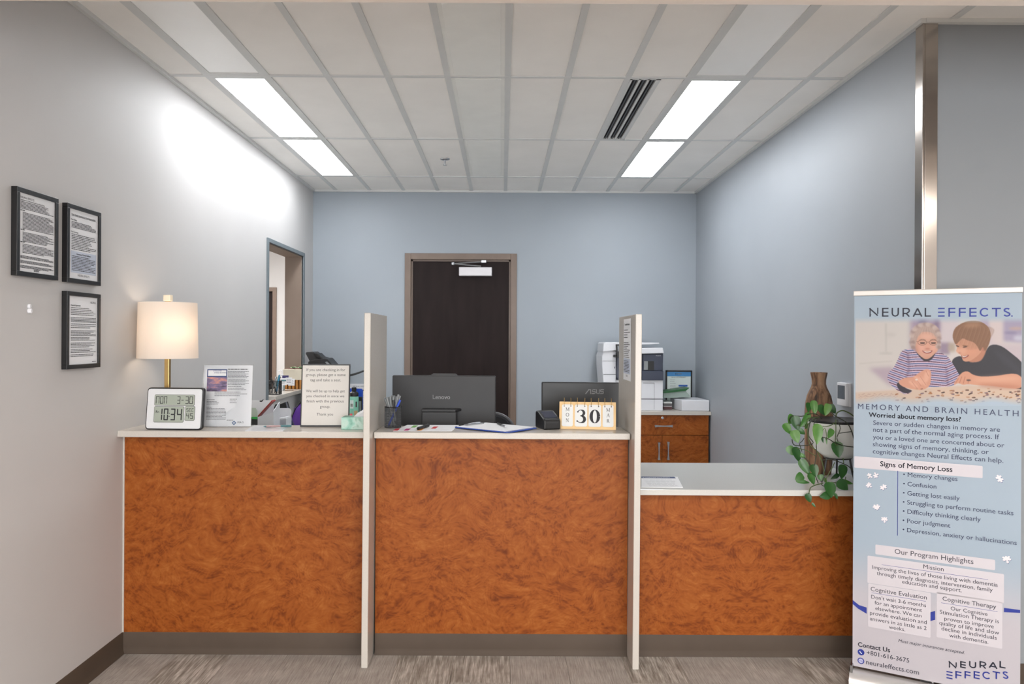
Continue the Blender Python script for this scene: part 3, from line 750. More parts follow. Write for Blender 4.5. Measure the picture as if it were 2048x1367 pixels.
# card reader / label printer
t = thing('card_reader', 'small black desktop label printer on the ledge', 'printer', (.215, 3.60, ZT), math.radians(18))
MB().yz([(-.055, 0), (-.055, .042), (-.046, .050), (.03, .080), (.055, .080), (.062, .07), (.062, 0)], -.041, .041).build('body', m_black, t, bevel=.006, seg=3)
MB().add([(-.03, -.040, .0535), (.03, -.040, .0535), (.03, .02, .0775), (-.03, .02, .0775)], [(0, 1, 2, 3)]).build('screen', M('dark_glass', (50, 54, 72), .1, var=0), t)
MB().box(-.03, .03, -.0565, -.054, .030, .035).build('paper_slot', m_dark, t)

# flip calendar
t = thing('flip_calendar', 'gold flip calendar showing MON 30 MAR on rings', 'calendar', (.40, 3.605, ZT), math.radians(-7))
m_gold = M('champagne_gold_board', (196, 166, 120), .35, .35, var=4)
cw_, chh = .262, .124; tc = .24
tilt(MB().box(-cw_ / 2, cw_ / 2, -.033, -.030, 0, chh), tc).build('front_board', m_gold, t)
tilt(MB().box(-cw_ / 2, cw_ / 2, .030, .033, 0, chh), -tc).build('back_board', m_gold, t)
MB().yz([(-.028, .002), (.028, .002), (.001, chh - .008), (-.001, chh - .008)], cw_ / 2 - .004, cw_ / 2 - .001).build('end_board', m_black, t)
MB().yz([(-.028, .002), (.028, .002), (.001, chh - .008), (-.001, chh - .008)], -cw_ / 2 + .001, -cw_ / 2 + .004).build('end_board', m_black, t)
m_card = M('calendar_card', (222, 224, 224), .5, var=2)
def ribbon(mb, pts, wd, y):
    """stroke with variable width in the xz plane"""
    L_ = []; R_ = []
    for i, (x, z) in enumerate(pts):
        x0, z0 = pts[max(0, i - 1)]; x1, z1 = pts[min(len(pts) - 1, i + 1)]
        dx, dz = x1 - x0, z1 - z0; l_ = math.hypot(dx, dz) or 1; w_ = wd[i] / 2
        L_.append((x - dz / l_ * w_, y, z + dx / l_ * w_)); R_.append((x + dz / l_ * w_, y, z - dx / l_ * w_))
    n = len(pts); mb.add(L_ + R_, [(i, n + i, n + i + 1, i + 1) for i in range(n - 1)])
def serif(mb, ch_, cx, z0, h, y):
    wd = h * {'M': 1.05, 'N': .85, 'O': .9, 'A': .9, 'R': .8}[ch_]; th, tk = h * .07, h * .15
    P_ = lambda a, b, t_: ribbon(mb, [(cx + (a[0] - .5) * wd, z0 + a[1] * h), (cx + (b[0] - .5) * wd, z0 + b[1] * h)], [t_, t_], y)
    S_ = lambda x, z: P_((x - .13, z), (x + .13, z), th * .8)
    if ch_ == 'M':
        P_((.12, 0), (.12, 1), th); P_((.12, 1), (.5, .1), tk); P_((.5, .1), (.88, 1), th); P_((.88, 0), (.88, 1), tk)
        for x in (.12, .88): S_(x, .02); S_(x, .98)
    elif ch_ == 'N':
        P_((.14, 0), (.14, 1), th); P_((.14, 1), (.86, 0), tk); P_((.86, 0), (.86, 1), th); S_(.14, .02); S_(.14, .98); S_(.86, .98)
    elif ch_ == 'A':
        P_((.1, 0), (.5, 1), th); P_((.5, 1), (.9, 0), tk); P_((.27, .35), (.75, .35), th); S_(.1, .02); S_(.9, .02)
    elif ch_ == 'R':
        P_((.2, 0), (.2, 1), tk); S_(.2, .02); P_((.08, .98), (.3, .98), th)
        pts = [(cx + (.2 + .45 * math.sin(a)) * wd - .5 * wd, z0 + (.75 + .24 * math.cos(a)) * h) for a in [i * PI / 8 for i in range(9)]]
        ribbon(mb, pts, [th + (tk - th) * math.sin(i * PI / 8) for i in range(9)], y); P_((.4, .5), (.9, 0), tk); S_(.92, .02)
    else:
        n = 24; pts = [(cx + .45 * wd * math.cos(a), z0 + h * (.5 + .5 * math.sin(a))) for a in [2 * PI * i / n for i in range(n + 1)]]
        ribbon(mb, pts, [th + (tk - th) * abs(math.cos(2 * PI * i / n)) for i in range(n + 1)], y)
def digit(mb, ch_, cx, z0, h, y):
    if ch_ == '0':
        n = 28; pts = [(cx + .27 * h * math.cos(a), z0 + h * (.5 + .47 * math.sin(a))) for a in [2 * PI * i / n for i in range(n + 1)]]
        ribbon(mb, pts, [h * (.05 + .20 * abs(math.cos(2 * PI * i / n)) ** 1.5) for i in range(n + 1)], y)
    else:
        pts = []; wd = []
        for i in range(13):
            a = math.radians(150 - 20 * i * 1.0); pts.append((cx - .02 * h + .24 * h * math.cos(a), z0 + h * (.745 + .21 * math.sin(a)))); wd.append(h * (.05 + .15 * max(0, math.cos(a))))
        ribbon(mb, pts, wd, y)
        pts = []; wd = []
        for i in range(14):
            a = math.radians(100 - 20 * i); pts.append((cx - .02 * h + .29 * h * math.cos(a), z0 + h * (.28 + .25 * math.sin(a)))); wd.append(h * (.05 + .18 * max(0, math.cos(a))))
        ribbon(mb, pts, wd, y)
        for (dx, dz) in ((-.24, .82), (-.28, .14)):
            mb.add([(cx + dx * h + .06 * h * math.cos(a), y, z0 + dz * h + .06 * h * math.sin(a)) for a in [2 * PI * i / 10 for i in range(10)]], [tuple(range(10))])
cards = [(-.093, .052, 'MON'), (-.030, .058, '3'), (.034, .058, '0'), (.095, .050, 'MAR')]
for cx, wd, s_ in cards:
    c_ = tilt(MB().xz(rrect(cx - wd / 2, cx + wd / 2, .012, .112, .008), -.0365, -.0335), tc).build('card', m_card, t)
    q = MB()
    if len(s_) == 3:
        for i, ch_ in enumerate(s_): serif(q, ch_, cx, .082 - i * .025, .016, -.0368)
    else: digit(q, s_, cx, .028, .062, -.0368)
    tilt(q, tc).build('character', m_ink, c_)
    q = MB()
    for sx in (-1, 1):
        q.add([(cx + sx * wd * .3 + .0025 * math.cos(a), -.0369, .104 + .0025 * math.sin(a)) for a in [2 * PI * i / 8 for i in range(8)]], [tuple(range(8))])
    tilt(q, tc).build('punch_holes', m_ink, c_)
    for sx in (-1, 1):
        x_ = cx + sx * wd * .3
        pts = [(x_, -.004 + .017 * math.cos(a) - .003, chh - .001 + .020 * math.sin(a)) for a in [math.radians(-50 + 280 * i / 14) for i in range(15)]]
        pts = [(x_, min(p_[1], .016), p_[2]) for p_ in pts]
        MB().tube(pts, .0013, 6).build('ring', m_brass, t, smooth=True)

# ---------------------------------------------------------------- monitors
def monitor(label, x0, x1, ztop, Y, mat, brand, rot, tab):
    wd = x1 - x0; t_ = thing('monitor', label, 'monitor', ((x0 + x1) / 2, Y, .76), rot)
    h0, h1 = .09, ztop - .76
    q = MB().xz(rrect(-wd / 2, wd / 2, h0, h1, .006), -.012, .022)
    q.build('housing', mat, t_, bevel=.004)
    MB().box(-wd / 2 + .006, wd / 2 - .006, .0225, .0235, h0 + .02, h1 - .006).build('screen', m_black, t_)
    return t_, wd, h1
m_space = M('luna_grey_shell', (44, 44, 46), .5, .0, var=2)
t, wd, h1 = monitor('wide grey monitor back with camera bump between the dividers', -.567, -.034, 1.236, 3.98, m_space, '', math.radians(-1.2), True)
MB().xz([(-.075, h1 - .004), (.073, h1 - .004), (.062, h1 + .008), (.055, h1 + .010), (-.055, h1 + .010), (-.063, h1 + .007)], -.011, .018).build('camera_bump', m_space, t, bevel=.002)
p = at(883, 792, 3.97)
q = MB().text('Lenovo', (p.x - t.location.x, -.0125, p.z - .76 - .014), X, Z, width=.089, bold=.012, align=1)
q.build('logo', M('pale_silver_print', (200, 200, 202), .4, var=0), t)
MB().box(-.106, .070, -.075, -.012, -.0, .295).build('stand_column', m_dark, t, bevel=.004)
MB().xy([(-.108, -.078), (.066, -.078), (.092, -.012), (-.108, -.012)], .295, .308).build('stand_cap', m_space, t, bevel=.003)
MB().box(-.14, .14, -.10, .12, 0, .01).build('stand_base', m_dark, t, bevel=.003)
t, wd, h1 = monitor('black monitor back behind the flip calendar', .205, .715, 1.204, 4.0, m_black, '', 0, False)
# slightly leaning left edge as it is tilted back
p = at(1190, 783, 3.98)
q = MB(); ax = p.x - t.location.x - .048; az = p.z - .76 - .012; hh = .024; yb = -.0125
def bar(x0, z0, x1, z1, th=.0042): ribbon(q, [(ax + x0, az + z0), (ax + x1, az + z1)], [th, th], yb)
bar(0, 0, .018, hh); bar(.018, hh - .002, .028, hh - .002); bar(.027, 0, .027, hh)                      # A
for k_ in range(1): pass
x_ = .034
bar(x_, hh - .002, x_ + .018, hh - .002); bar(x_ + .002, hh / 2, x_ + .002, hh); bar(x_, hh / 2, x_ + .018, hh / 2); bar(x_ + .016, 0, x_ + .016, hh / 2); bar(x_ - .003, .002, x_ + .018, .002)   # S
x_ = .057
bar(x_, hh, x_, 0); bar(x_ - .002, .002, x_ + .016, .002); bar(x_ + .014, 0, x_ + .014, hh)             # U
x_ = .077
bar(x_, hh - .002, x_ + .019, hh - .002); bar(x_ + .001, hh / 2, x_ + .001, hh); bar(x_, hh / 2, x_ + .018, hh / 2); bar(x_ + .016, 0, x_ + .016, hh / 2); bar(x_ - .002, .002, x_ + .018, .002)
q.build('logo', M('silver_print', (130, 130, 132), .4, var=0), t)
MB().box(-.03, .03, .0, .05, 0, .2).build('stand_column', m_black, t)
MB().box(-.12, .12, -.08, .12, 0, .01).build('stand_base', m_black, t, bevel=.003)

# office chair behind the grey monitor
t = thing('office_chair', 'black office chair back showing beside the grey monitor', 'chair', (-.10, 4.68, 0), math.radians(0))
m_mesh = M('black_upholstery', (38, 38, 42), .8, var=3, bump=.3)
def rr3(x0, x1, z0, z1, r): return rrect(x0, x1, z0, z1, r, 8)
MB().xz(rr3(-.22, .17, .50, .985, .12), -.20, -.16).build('backrest', m_mesh, t, bevel=.01)
pts = [(x_, -.18, z_) for x_, z_ in rr3(-.225, .175, .495, .99, .125)]; pts.append(pts[0])
MB().tube(pts, .011, 8).build('back_frame', M('grey_chair_rim', (96, 96, 100), .35), t, smooth=True)
MB().xy(rrect(-.24, .24, -.16, .28, .08), .43, .50).build('seat', m_mesh, t, bevel=.015)
MB().lathe([(.025, .08), (.025, .43)], n=14).build('gas_lift', m_steel, t)
MB().box(-.03, .03, -.2, -.12, .40, .56).build('back_bracket', m_black, t)
for i in range(5):
    a = 2 * PI * i / 5 + .3; c_, s_ = math.cos(a), math.sin(a)
    l_ = MB().tube([(0, 0, .10), (.28 * c_, .28 * s_, .07)], .02, 8, .013).build('leg', m_black, t, smooth=True)
    MB().lathe([(.02, 0), (.028, .01), (.028, .045), (.02, .06)], (.28 * c_, .28 * s_, 0), 12).build('caster', m_black, l_, smooth=True)

# ---------------------------------------------------------------- things on the left desk
m_trayw = M('white_tray_plastic', (218, 219, 224), .35, var=2)
def px2(px_, py_, Y): v_ = at(px_, py_, Y); return v_.x, v_.z
Y0 = 4.40
t = thing('document_sorter', 'white desktop document sorter beside the acrylic flyer', 'file sorter', (-1.40, Y0, .76))
def poly(mb, ps, Y, th): return mb.xz([(px2(a_, b_, Y)[0], max(.7605, px2(a_, b_, Y)[1])) for a_, b_ in ps][::-1], Y, Y + th)
poly(MB(), [(514, 835), (546, 824), (546, 905), (514, 905)], Y0, .004).build('front_wall', m_trayw, t, w=True, bevel=.001)
poly(MB(), [(514, 835), (545, 808), (547, 812), (547, 905), (514, 905)], Y0 + .12, .004).build('rear_wall', m_trayw, t, w=True, bevel=.001)
v0 = at(546, 905, Y0); v1 = at(546, 822, Y0)
MB().yz([(Y0, .76), (Y0 + .124, .76), (Y0 + .124, 1.05), (Y0, 1.005)], v0.x - .002, v0.x + .002).build('end_wall', m_trayw, t, w=True)
MB().box(at(514, 905, Y0).x, v0.x, Y0, Y0 + .12, .76, .765).build('bottom', m_trayw, t, w=True)
t = thing('binder', 'white binder with a dark red edge leaning in the sorter', 'binder', (-1.42, Y0 + .05, .80))
poly(MB(), [(482, 801), (505, 800), (543.5, 800), (515, 832), (482, 832)], Y0 + .03, .004).build('cover', m_paper, t, w=True)
poly(MB(), [(543.5, 800), (545.5, 802), (516.5, 833), (514.5, 832)], Y0 + .03, .06).build('spine', M('dark_red_card', (150, 44, 36), .5), t, w=True)
poly(MB(), [(519, 800.5), (523, 800.5), (525, 798.5), (527, 798.5), (524, 803), (519.5, 803)], Y0 + .026, .008).build('binder_clip', m_black, t, w=True)
t = thing('paper_tray', 'white tray holding folded papers beside the white sorter', 'tray', (-1.30, 4.56, .76))
ps = rrect(at(547, 850, 4.56).x, at(575, 850, 4.56).x, .7605, at(560, 817, 4.6).z, .018)
MB().xz(ps, 4.64, 4.644).build('rear_wall', m_trayw, t, w=True)
a_, b_ = at(547, 850, 4.56).x, at(575, 850, 4.56).x
MB().box(a_, b_, 4.535, 4.64, .7605, .764).box(b_ - .003, b_, 4.535, 4.64, .7605, .95).box(a_, a_ + .003, 4.535, 4.64, .7605, .9).build('walls', m_trayw, t, w=True)
MB().prism([px2(549, 842, 4.56), px2(574, 836, 4.56), px2(574, 833, 4.56), px2(549, 838, 4.56)], lambda p_, q_, t_: (p_, t_, q_), 4.537, 4.63).build('papers', m_paper, t, w=True)
t = thing('green_note_card', 'pale green tabbed card behind the acrylic sign', 'card', (-1.46, 4.3, .76))
poly(MB(), [(500, 815), (511, 815), (515, 822), (515, 834), (500, 834)], 4.3, .003).build('card', M('pale_green_card', (186, 200, 186), .5), t, w=True)
poly(MB(), [(500, 834), (515, 834), (515, 905), (500, 905)], 4.3, .003).build('backing', m_dark, t, w=True)
poly(MB(), [(503, 833), (515, 833), (514, 838), (503, 837)], 4.295, .003).build('green_tab', M('bright_green', (60, 170, 80), .5), t, w=True)
t = thing('desk_phone', 'black desk phone propped up under the pass-through', 'phone', (-1.45, 5.2, .76))
poly(MB(), [(548, 812), (572, 803), (580, 830), (584, 870), (548, 870)], 5.2, .05).build('body', m_black, t, w=True, bevel=.004)
poly(MB(), [(549, 809), (555, 807), (557, 815), (551, 817)], 5.17, .03).build('handset_end', m_dark, t, w=True, bevel=.003)
t = thing('tablet', 'thin dark tablet leaning behind the white tray', 'tablet', (-1.36, 5.0, .76))
poly(MB(), [(571, 803), (573, 803), (588, 850), (592, 880), (588, 880)], 5.0, .006).build('shell', M('tablet_grey', (120, 122, 135), .3, .5), t, w=True)
poly(MB(), [(573, 845), (584, 840), (588, 880), (573, 880)], 4.98, .006).build('sleeve', M('navy_sleeve', (36, 34, 96), .5), t, w=True)
# purple bag
t = thing('bag', 'glossy purple bag with a black strap behind the framed sign', 'bag', (-1.42, 5.35, .76))
q = MB(); prof = [(.001, 0), (.06, .004), (.085, .05), (.09, .12), (.075, .19), (.04, .225), (.005, .235)]
q.lathe(prof, (0, 0, 0), 18, 1, .7)
rg = random.Random(8); q.v = [(vx * (1 + .12 * math.sin(7 * math.atan2(vy, vx) + vz * 30)), vy, vz) for vx, vy, vz in q.v]
q.build('body', M('purple_vinyl', (96, 52, 150), .2), t, smooth=True)
MB().tube([(-.10, -.02, .03), (-.098, -.02, .10), (-.07, -.02, .18), (-.03, -.02, .235), (.02, -.02, .25)], .005).build('strap', m_black, t, smooth=True)
t.location = (at(612, 840, 5.2).x, 5.2, .76)
# black document scanner on a stand in the corner
t = thing('scanner_stand', 'dark stand in the corner beneath the black scanner', 'stand', (-1.45, 6.45, .76))
MB().box(-.15, .115, -.16, .16, 0, .225).build('body', m_dark, t, bevel=.006)
MB().box(-.14, .10, -.162, -.158, .17, .175).build('drawer_gap', m_black, t)
t = thing('document_scanner', 'black document scanner with raised feeder in the corner', 'scanner', (-1.45, 6.45, .986))
S = lambda ps, y0, y1: MB().xz([(at(a_, b_, 6.4).x + 1.45, max(0, at(a_, b_, 6.4).z - .986)) for a_, b_ in ps][::-1], y0, y1)
S([(620, 722), (633, 718), (645, 716), (657, 716), (670, 731), (680, 745), (690, 765), (690, 781), (622, 781)], -.12, .12).build('body', m_black, t, bevel=.008)
S([(612.5, 706), (614, 703.5), (628, 703), (643, 715), (643, 719), (621, 723), (618, 716)], -.08, .10).build('feeder_tray', m_dark, t, bevel=.006)
S([(629, 705), (638, 706), (645, 713), (654, 716), (650, 718), (636, 715)], -.10, .06).build('hinge_cover', m_black, t, bevel=.005)
S([(654, 723), (658, 722), (665, 729), (660, 730)], -.124, -.118).build('status_label', m_gp, t)
a_ = at(697, 751, 6.3); b_ = at(712, 747, 6.3); c_ = at(730, 740.5, 6.3)
t = thing('flexible_gooseneck', 'thin black flexible arm poking out behind the framed sign', 'arm', (a_.x, 6.3, .76))
MB().tube([Vector((a_.x - .02, 6.3, .762)), Vector((a_.x - .02, 6.3, 1.06)), a_, b_, c_], .012, 8, .007).build('gooseneck', m_black, t, w=True, smooth=True)
MB().lathe([(.035, .001), (.035, .012)], (-.02, 0, 0), 20).build('base', m_black, t)
# bottle
t = thing('water_bottle', 'seafoam sports bottle with black lid and stickers', 'bottle', (at(708, 800, 5.5).x, 5.5, .76))
MB().lathe([(.030, 0), (.033, .005), (.033, .245), (.029, .258)], n=24).build('body', M('seafoam_bottle', (128, 190, 168), .4), t, smooth=True)
l_ = MB().lathe([(.032, .25), (.032, .272), (.024, .282), (.015, .285), (.015, .292), (.017, .293), (.017, .312), (.012, .315)], n=24).build('lid', m_black, t, smooth=True)
def sticker(a0, a1, z0, z1, col, nm_):
    q = MB(); n = 5
    for i in range(n):
        g0, g1 = math.radians(a0 + (a1 - a0) * i / n), math.radians(a0 + (a1 - a0) * (i + 1) / n); r_ = .0337
        q.quad((r_ * math.sin(g0), -r_ * math.cos(g0), z0), (r_ * math.sin(g1), -r_ * math.cos(g1), z0), (r_ * math.sin(g1), -r_ * math.cos(g1), z1), (r_ * math.sin(g0), -r_ * math.cos(g0), z1))
    q.build('sticker', M(nm_, col, .5, var=0), t)
sticker(-45, 5, .165, .225, (196, 206, 202), 'sticker_white'); sticker(-35, -5, .178, .2, (110, 112, 104), 'sticker_grey')
sticker(-50, -8, .115, .13, (214, 90, 96), 'sticker_red'); sticker(-50, -8, .10, .113, (200, 224, 228), 'sticker_pale'); sticker(12, 60, .115, .15, (176, 150, 110), 'sticker_tan'); sticker(30, 50, .175, .215, (60, 50, 52), 'sticker_dark')
t = thing('file_folder', 'bright blue folder standing behind the sports bottle', 'folder', (at(715, 800, 5.6).x, 5.6, .76))
a_, b_ = at(700, 780, 5.6), at(725.5, 780, 5.6)
MB().xz([(a_.x, .76), (b_.x, .76), (b_.x, 1.045), (b_.x - .008, 1.058), (a_.x, 1.06)], 5.6, 5.612).build('cover', M('royal_blue_plastic', (24, 70, 180), .3), t, w=True)
a_, b_ = at(717, 795, 5.58), at(724.5, 818, 5.58)
t = thing('device', 'slim black phone handset in front of the blue folder', 'phone', (a_.x, 5.58, .76))
MB().box(a_.x, b_.x, 5.57, 5.585, .76, at(717, 793, 5.58).z).build('body', m_black, t, w=True, bevel=.003)
MB().box(a_.x + .006, b_.x - .006, 5.567, 5.571, .80, .97).build('key_strip', m_gp, t, w=True)
t = thing('wall_poster', 'white notice sheets pinned low on the blue wall', 'poster', (-1.25, BACK, .8))
a_, b_ = at(697, 767, BACK), at(760, 850, BACK)
MB().box(a_.x, b_.x, BACK - .004, BACK - .001, at(700, 779, BACK).z, a_.z).build('sheet', m_paper, t, w=True)
MB().box(a_.x, b_.x, BACK - .006, BACK - .003, .66, at(700, 780.5, BACK).z).build('sheet', m_paper, t, w=True)
MB().box(a_.x, b_.x, BACK - .01, BACK - .002, at(700, 780.5, BACK).z, at(700, 778.7, BACK).z).build('rail', m_black, t, w=True)
q = MB(); v_ = at(706, 773.5, BACK); q.text('NEURAL EFFECTS', (v_.x, BACK - .0045, v_.z), X, Z, width=.13)
v_ = at(727, 790, BACK); lines(q, random.Random(2), v_.x, v_.x + .12, v_.z - .2, v_.z, 14, .006, BACK - .0066)
q.build('lettering', m_grey_ink, t, w=True)
# small things left of the acrylic sign
t = thing('brochure_stack', 'small stack of white and blue brochures behind the clock', 'brochures', (-1.36, 3.64, ZT))
xa, xb = at(398, 850, 3.65).x, at(412, 850, 3.65).x
MB().box(xa, xb, 3.62, 3.67, ZT, ZT + .014).build('brochures', m_paper, t, w=True)
MB().box(xa, xb, 3.618, 3.6195, ZT + .004, ZT + .010).build('blue_band', M('cyan_print', (50, 140, 196), .5, var=0), t, w=True)

# ---------------------------------------------------------------- things on the pass-through sill
SZ = 1.0
pc2 = Vector((at(549, 790, 5.78).x + .0, 5.78, SZ)); pen_cup('square black mesh pen cup on the pass-through sill', pc2, .044, .10, True)
for i, (dx, tx, tz, mt, lb) in enumerate(((-.02, .02, .13, m_gp, 'grey'), (.02, -.025, .125, m_dark, 'dark'), (.0, .01, .13, m_white, 'white'), (.01, .035, .145, M('sky_blue_pen', (80, 160, 196), .18), 'sky blue'), (-.01, .028, .14, m_teal, 'teal'))):
    pen(lb + ' pen standing in the square mesh cup on the sill', pc2 + Vector((dx, .01 * (i - 2), .006)), pc2 + Vector((tx, .008 * (i - 2), tz)), .0045, mt, mt)
t = thing('card_holder', 'clear holder of business cards on the pass-through sill', 'card holder', (-1.735, 6.16, SZ), math.radians(8))
MB().box(-.06, .065, -.03, .03, 0, .004).build('base', m_acr, t)
for i, (x_, z_, y_, c_) in enumerate(((-.045, .0, -.036, 0), (-.02, .045, 0, 0), (.02, .05, .012, 0), (.04, .04, .02, 0), (-.005, .055, .024, 1))):
    cd = tilt(MB().box(x_ - .022, x_ + .028, y_, y_ + .004, z_, z_ + .055), .15).build('card_stack', m_paper, t)
    q = MB(); lines(q, random.Random(i), x_ - .016, x_ + .02, z_ + .01, z_ + .045, 4, .003, y_ - .0006); tilt(q, .15).build('print', m_grey_ink, cd)
tilt(MB().box(-.03, .02, .020, .022, .10, .122), .15).build('card_header', M('indigo_print', (50, 44, 100), .5, var=0), t)
tilt(MB().box(-.035, .005, -.005, -.003, .078, .088), .15).build('card_band', m_teal, t)
t = thing('soap_dispenser', 'clear pump bottle of sanitizer on the pass-through sill', 'bottle', (-1.795, 6.28, SZ))
MB().lathe([(.022, 0), (.024, .004), (.024, .09), (.018, .105), (.009, .112)], n=18).build('bottle', m_acr, t, smooth=True)
MB().lathe([(.021, .003), (.021, .07)], n=18).build('gel', M('pale_gel', (214, 226, 224), .2), t, smooth=True)
MB().lathe([(.010, .112), (.010, .125), (.004, .127), (.004, .155)], n=12).tube([(-.002, 0, .155), (-.012, 0, .16), (-.034, 0, .152)], .004, 8).build('pump', m_white, t, smooth=True)
t = thing('succulent_planter', 'cream planter with a succulent on wooden legs', 'planter', (-1.735, 6.42, SZ))
MB().box(-.078, .078, -.05, .05, .075, .165).build('trough', M('cream_ceramic', (214, 206, 188), .5), t, bevel=.004)
MB().box(-.072, .072, -.044, .044, .165, .167).build('soil', M('red_brown_soil', (104, 56, 48), .9), t)
m_oak = M('honey_oak', (176, 118, 52), .5, vs=30)
for i in range(5): MB().box(-.065 + i * .03, -.045 + i * .03, -.048, .04, 0, .075).build('leg', m_oak, t, bevel=.002)
m_succ = M('succulent_green', (150, 184, 138), .5)
for ccx in (-.005, .055):
    for ring_, n, L_, up in ((0, 7, .034, .35), (1, 6, .026, .8), (2, 4, .016, 1.5)):
        for i in range(n):
            a = 2 * PI * i / n + ring_ * .4; d = Vector((math.cos(a), math.sin(a), up)).normalized(); sd = Vector((-math.sin(a), math.cos(a), 0))
            o_ = Vector((ccx, 0, .168)); q = MB()
            q.add([o_ - sd * .003, o_ + sd * .003, o_ + d * L_ * .6 + sd * .009, o_ + d * L_, o_ + d * L_ * .6 - sd * .009, o_ + d * L_ * .5 + Z * .004], [(0, 1, 5), (1, 2, 5), (2, 3, 5), (3, 4, 5), (4, 0, 5), (0, 4, 3, 2, 1)])
            q.build('leaf', m_succ, t, smooth=True)

# ---------------------------------------------------------------- cabinet, copier and what stands by it
m_burlc = burl('burl_cabinet', None, 0, 12.0)
cx0, cx1, cyF, cz = .70, 1.715, 6.41, .83
t = thing('storage_cabinet', 'burl wood cabinet with drawer and doors under the copier', 'cabinet', ((cx0 + cx1) / 2, cyF, 0))
MB().box(cx0, cx1, cyF + .02, BACK - .01, .08, cz - .03).build('body', m_burlc, t, w=True)
MB().box(cx0 + .02, cx1 - .02, cyF + .06, BACK - .05, 0, .08).build('plinth', m_black, t, w=True)
xs_ = [cx0, (at(1324, 900, cyF).x), at(1417, 900, cyF).x]
zd = at(1360, 870, cyF).z
dr = MB().box(xs_[0] + .27, xs_[2], cyF, cyF + .019, zd + .002, cz - .034).build('drawer', m_burlc, t, w=True, bevel=.001)
dr0 = MB().box(cx0, cx0 + .267, cyF, cyF + .019, zd + .002, cz - .034).build('drawer', m_burlc, t, w=True, bevel=.001)
d1 = MB().box(xs_[0] + .27, xs_[1] - .0015, cyF, cyF + .019, .09, zd - .002).build('door', m_burlc, t, w=True, bevel=.001)
d2_ = MB().box(xs_[1] + .0015, xs_[2], cyF, cyF + .019, .09, zd - .002).build('door', m_burlc, t, w=True, bevel=.001)
MB().box(cx0, cx0 + .267, cyF, cyF + .019, .09, zd - .002).build('door', m_burlc, t, w=True, bevel=.001)
def handle(parent, a, b):
    a, b = Vector(a), Vector(b); n = 9; q = MB(); u = (b - a)
    path = []; 
    for i in range(n):
        f_ = i / (n - 1); w_ = .0045 + .0055 * abs(2 * f_ - 1) ** 2.2; path.append((a + u * f_, w_))
    sd = Vector((0, 0, 1)) if abs(u.x) > abs(u.z) else Vector((1, 0, 0))
    vs = []; 
    for p_, w_ in path: vs += [p_ + sd * w_ + Yv * -.028, p_ - sd * w_ + Yv * -.028, p_ - sd * w_ + Yv * -.022, p_ + sd * w_ + Yv * -.022]
    fs = [(0, 1, 2, 3), tuple(range(4 * n - 4, 4 * n))[::-1]]
    for i in range(n - 1):
        for k_ in range(4): fs.append((4 * i + k_, 4 * i + 4 + k_, 4 * i + 4 + (k_ + 1) % 4, 4 * i + (k_ + 1) % 4))
    q.add(vs, fs)
    for p_ in (a + u * .03, b - u * .03): q.box(p_.x - .006, p_.x + .006, p_.y - .024, p_.y, p_.z - .006, p_.z + .006)
    q.build('handle', m_steel, parent, w=True, bevel=.001)
a_, b_ = at(1309, 851, cyF), at(1344, 851, cyF); handle(dr, (a_.x, cyF, a_.z), (b_.x, cyF, a_.z))
a_, b_ = at(1317, 884, cyF), at(1316.5, 918, cyF); handle(d1, (a_.x, cyF, a_.z), (a_.x, cyF, b_.z))
a_, b_ = at(1335.5, 883, cyF), at(1335, 918, cyF); handle(d2_, (a_.x, cyF, a_.z), (a_.x, cyF, b_.z))
v_ = at(1325, 835, cyF)
kk_ = MB().lathe([(.011, -.002), (.011, .004), (.007, .005)], n=16).build('lock', m_steel, dr); kk_.rotation_euler = (PI / 2, 0, 0); kk_.location = (v_.x - t.location.x, 0, v_.z)
o = MB().box(cx0 - .02, 1.735, 6.385, BACK - .001, cz - .03, cz).build('worktop', m_solid, None, bevel=.003, loc=(1.2, 6.6, cz - .03)); tag(o, 'cream top of the cabinet beneath the copier', 'countertop', 'solid surface countertops')

# copier
Yc = 6.46
t = thing('copier', 'white and navy multifunction copier on the corner cabinet', 'copier', (1.1, Yc, cz))
m_cw = M('copier_white', (222, 223, 228), .4, var=2); m_cn = M('copier_navy', (52, 58, 76), .35, var=3)
def cb(px0, px1, py0, py1, y0, y1, name, mat, bev=.003, par=None):
    a_, b_ = at(px0, py1, y0), at(px1, py0, y0); return MB().box(a_.x, b_.x, y0, y1, max(a_.z, cz), b_.z).build(name, mat, par or t, w=True, bevel=bev)
P3 = lambda ps, y0, y1: MB().xz([(at(a_, b_, y0).x, max(cz, at(a_, b_, y0).z)) for a_, b_ in ps][::-1], y0, y1)
P3([(1208, 700), (1232, 702), (1232, 830), (1210, 830), (1207, 770), (1204, 730), (1204, 712)], Yc + .0, Yc + .40).build('left_housing', m_cw, t, w=True, bevel=.006)
cb(1232, 1326, 760, 830, Yc, Yc + .40, 'lower_housing', m_cw)
cb(1232, 1326, 706, 760, Yc + .02, Yc + .40, 'engine', m_cn)
P3([(1286, 708), (1326.5, 708), (1326, 725), (1324.5, 741), (1286, 741)], Yc - .012, Yc + .02).build('output_panel', m_cn, t, w=True, bevel=.003)
cb(1284, 1327, 741.5, 760, Yc - .02, Yc + .02, 'toner_door', m_cn)
cb(1288, 1296, 722, 739, Yc - .016, Yc - .012, 'output_slot', m_gp)
cb(1293, 1308, 722, 740, Yc - .015, Yc - .012, 'recess', m_black, 0)
P3([(1207, 686), (1211, 684), (1240, 684), (1240, 700), (1206, 703)], Yc - .02, Yc + .38).build('feeder', m_cw, t, w=True, bevel=.006)
P3([(1240, 696), (1326, 695), (1328, 706), (1240, 708)], Yc - .03, Yc + .40).build('scanner_lid', m_cw, t, w=True, bevel=.005)
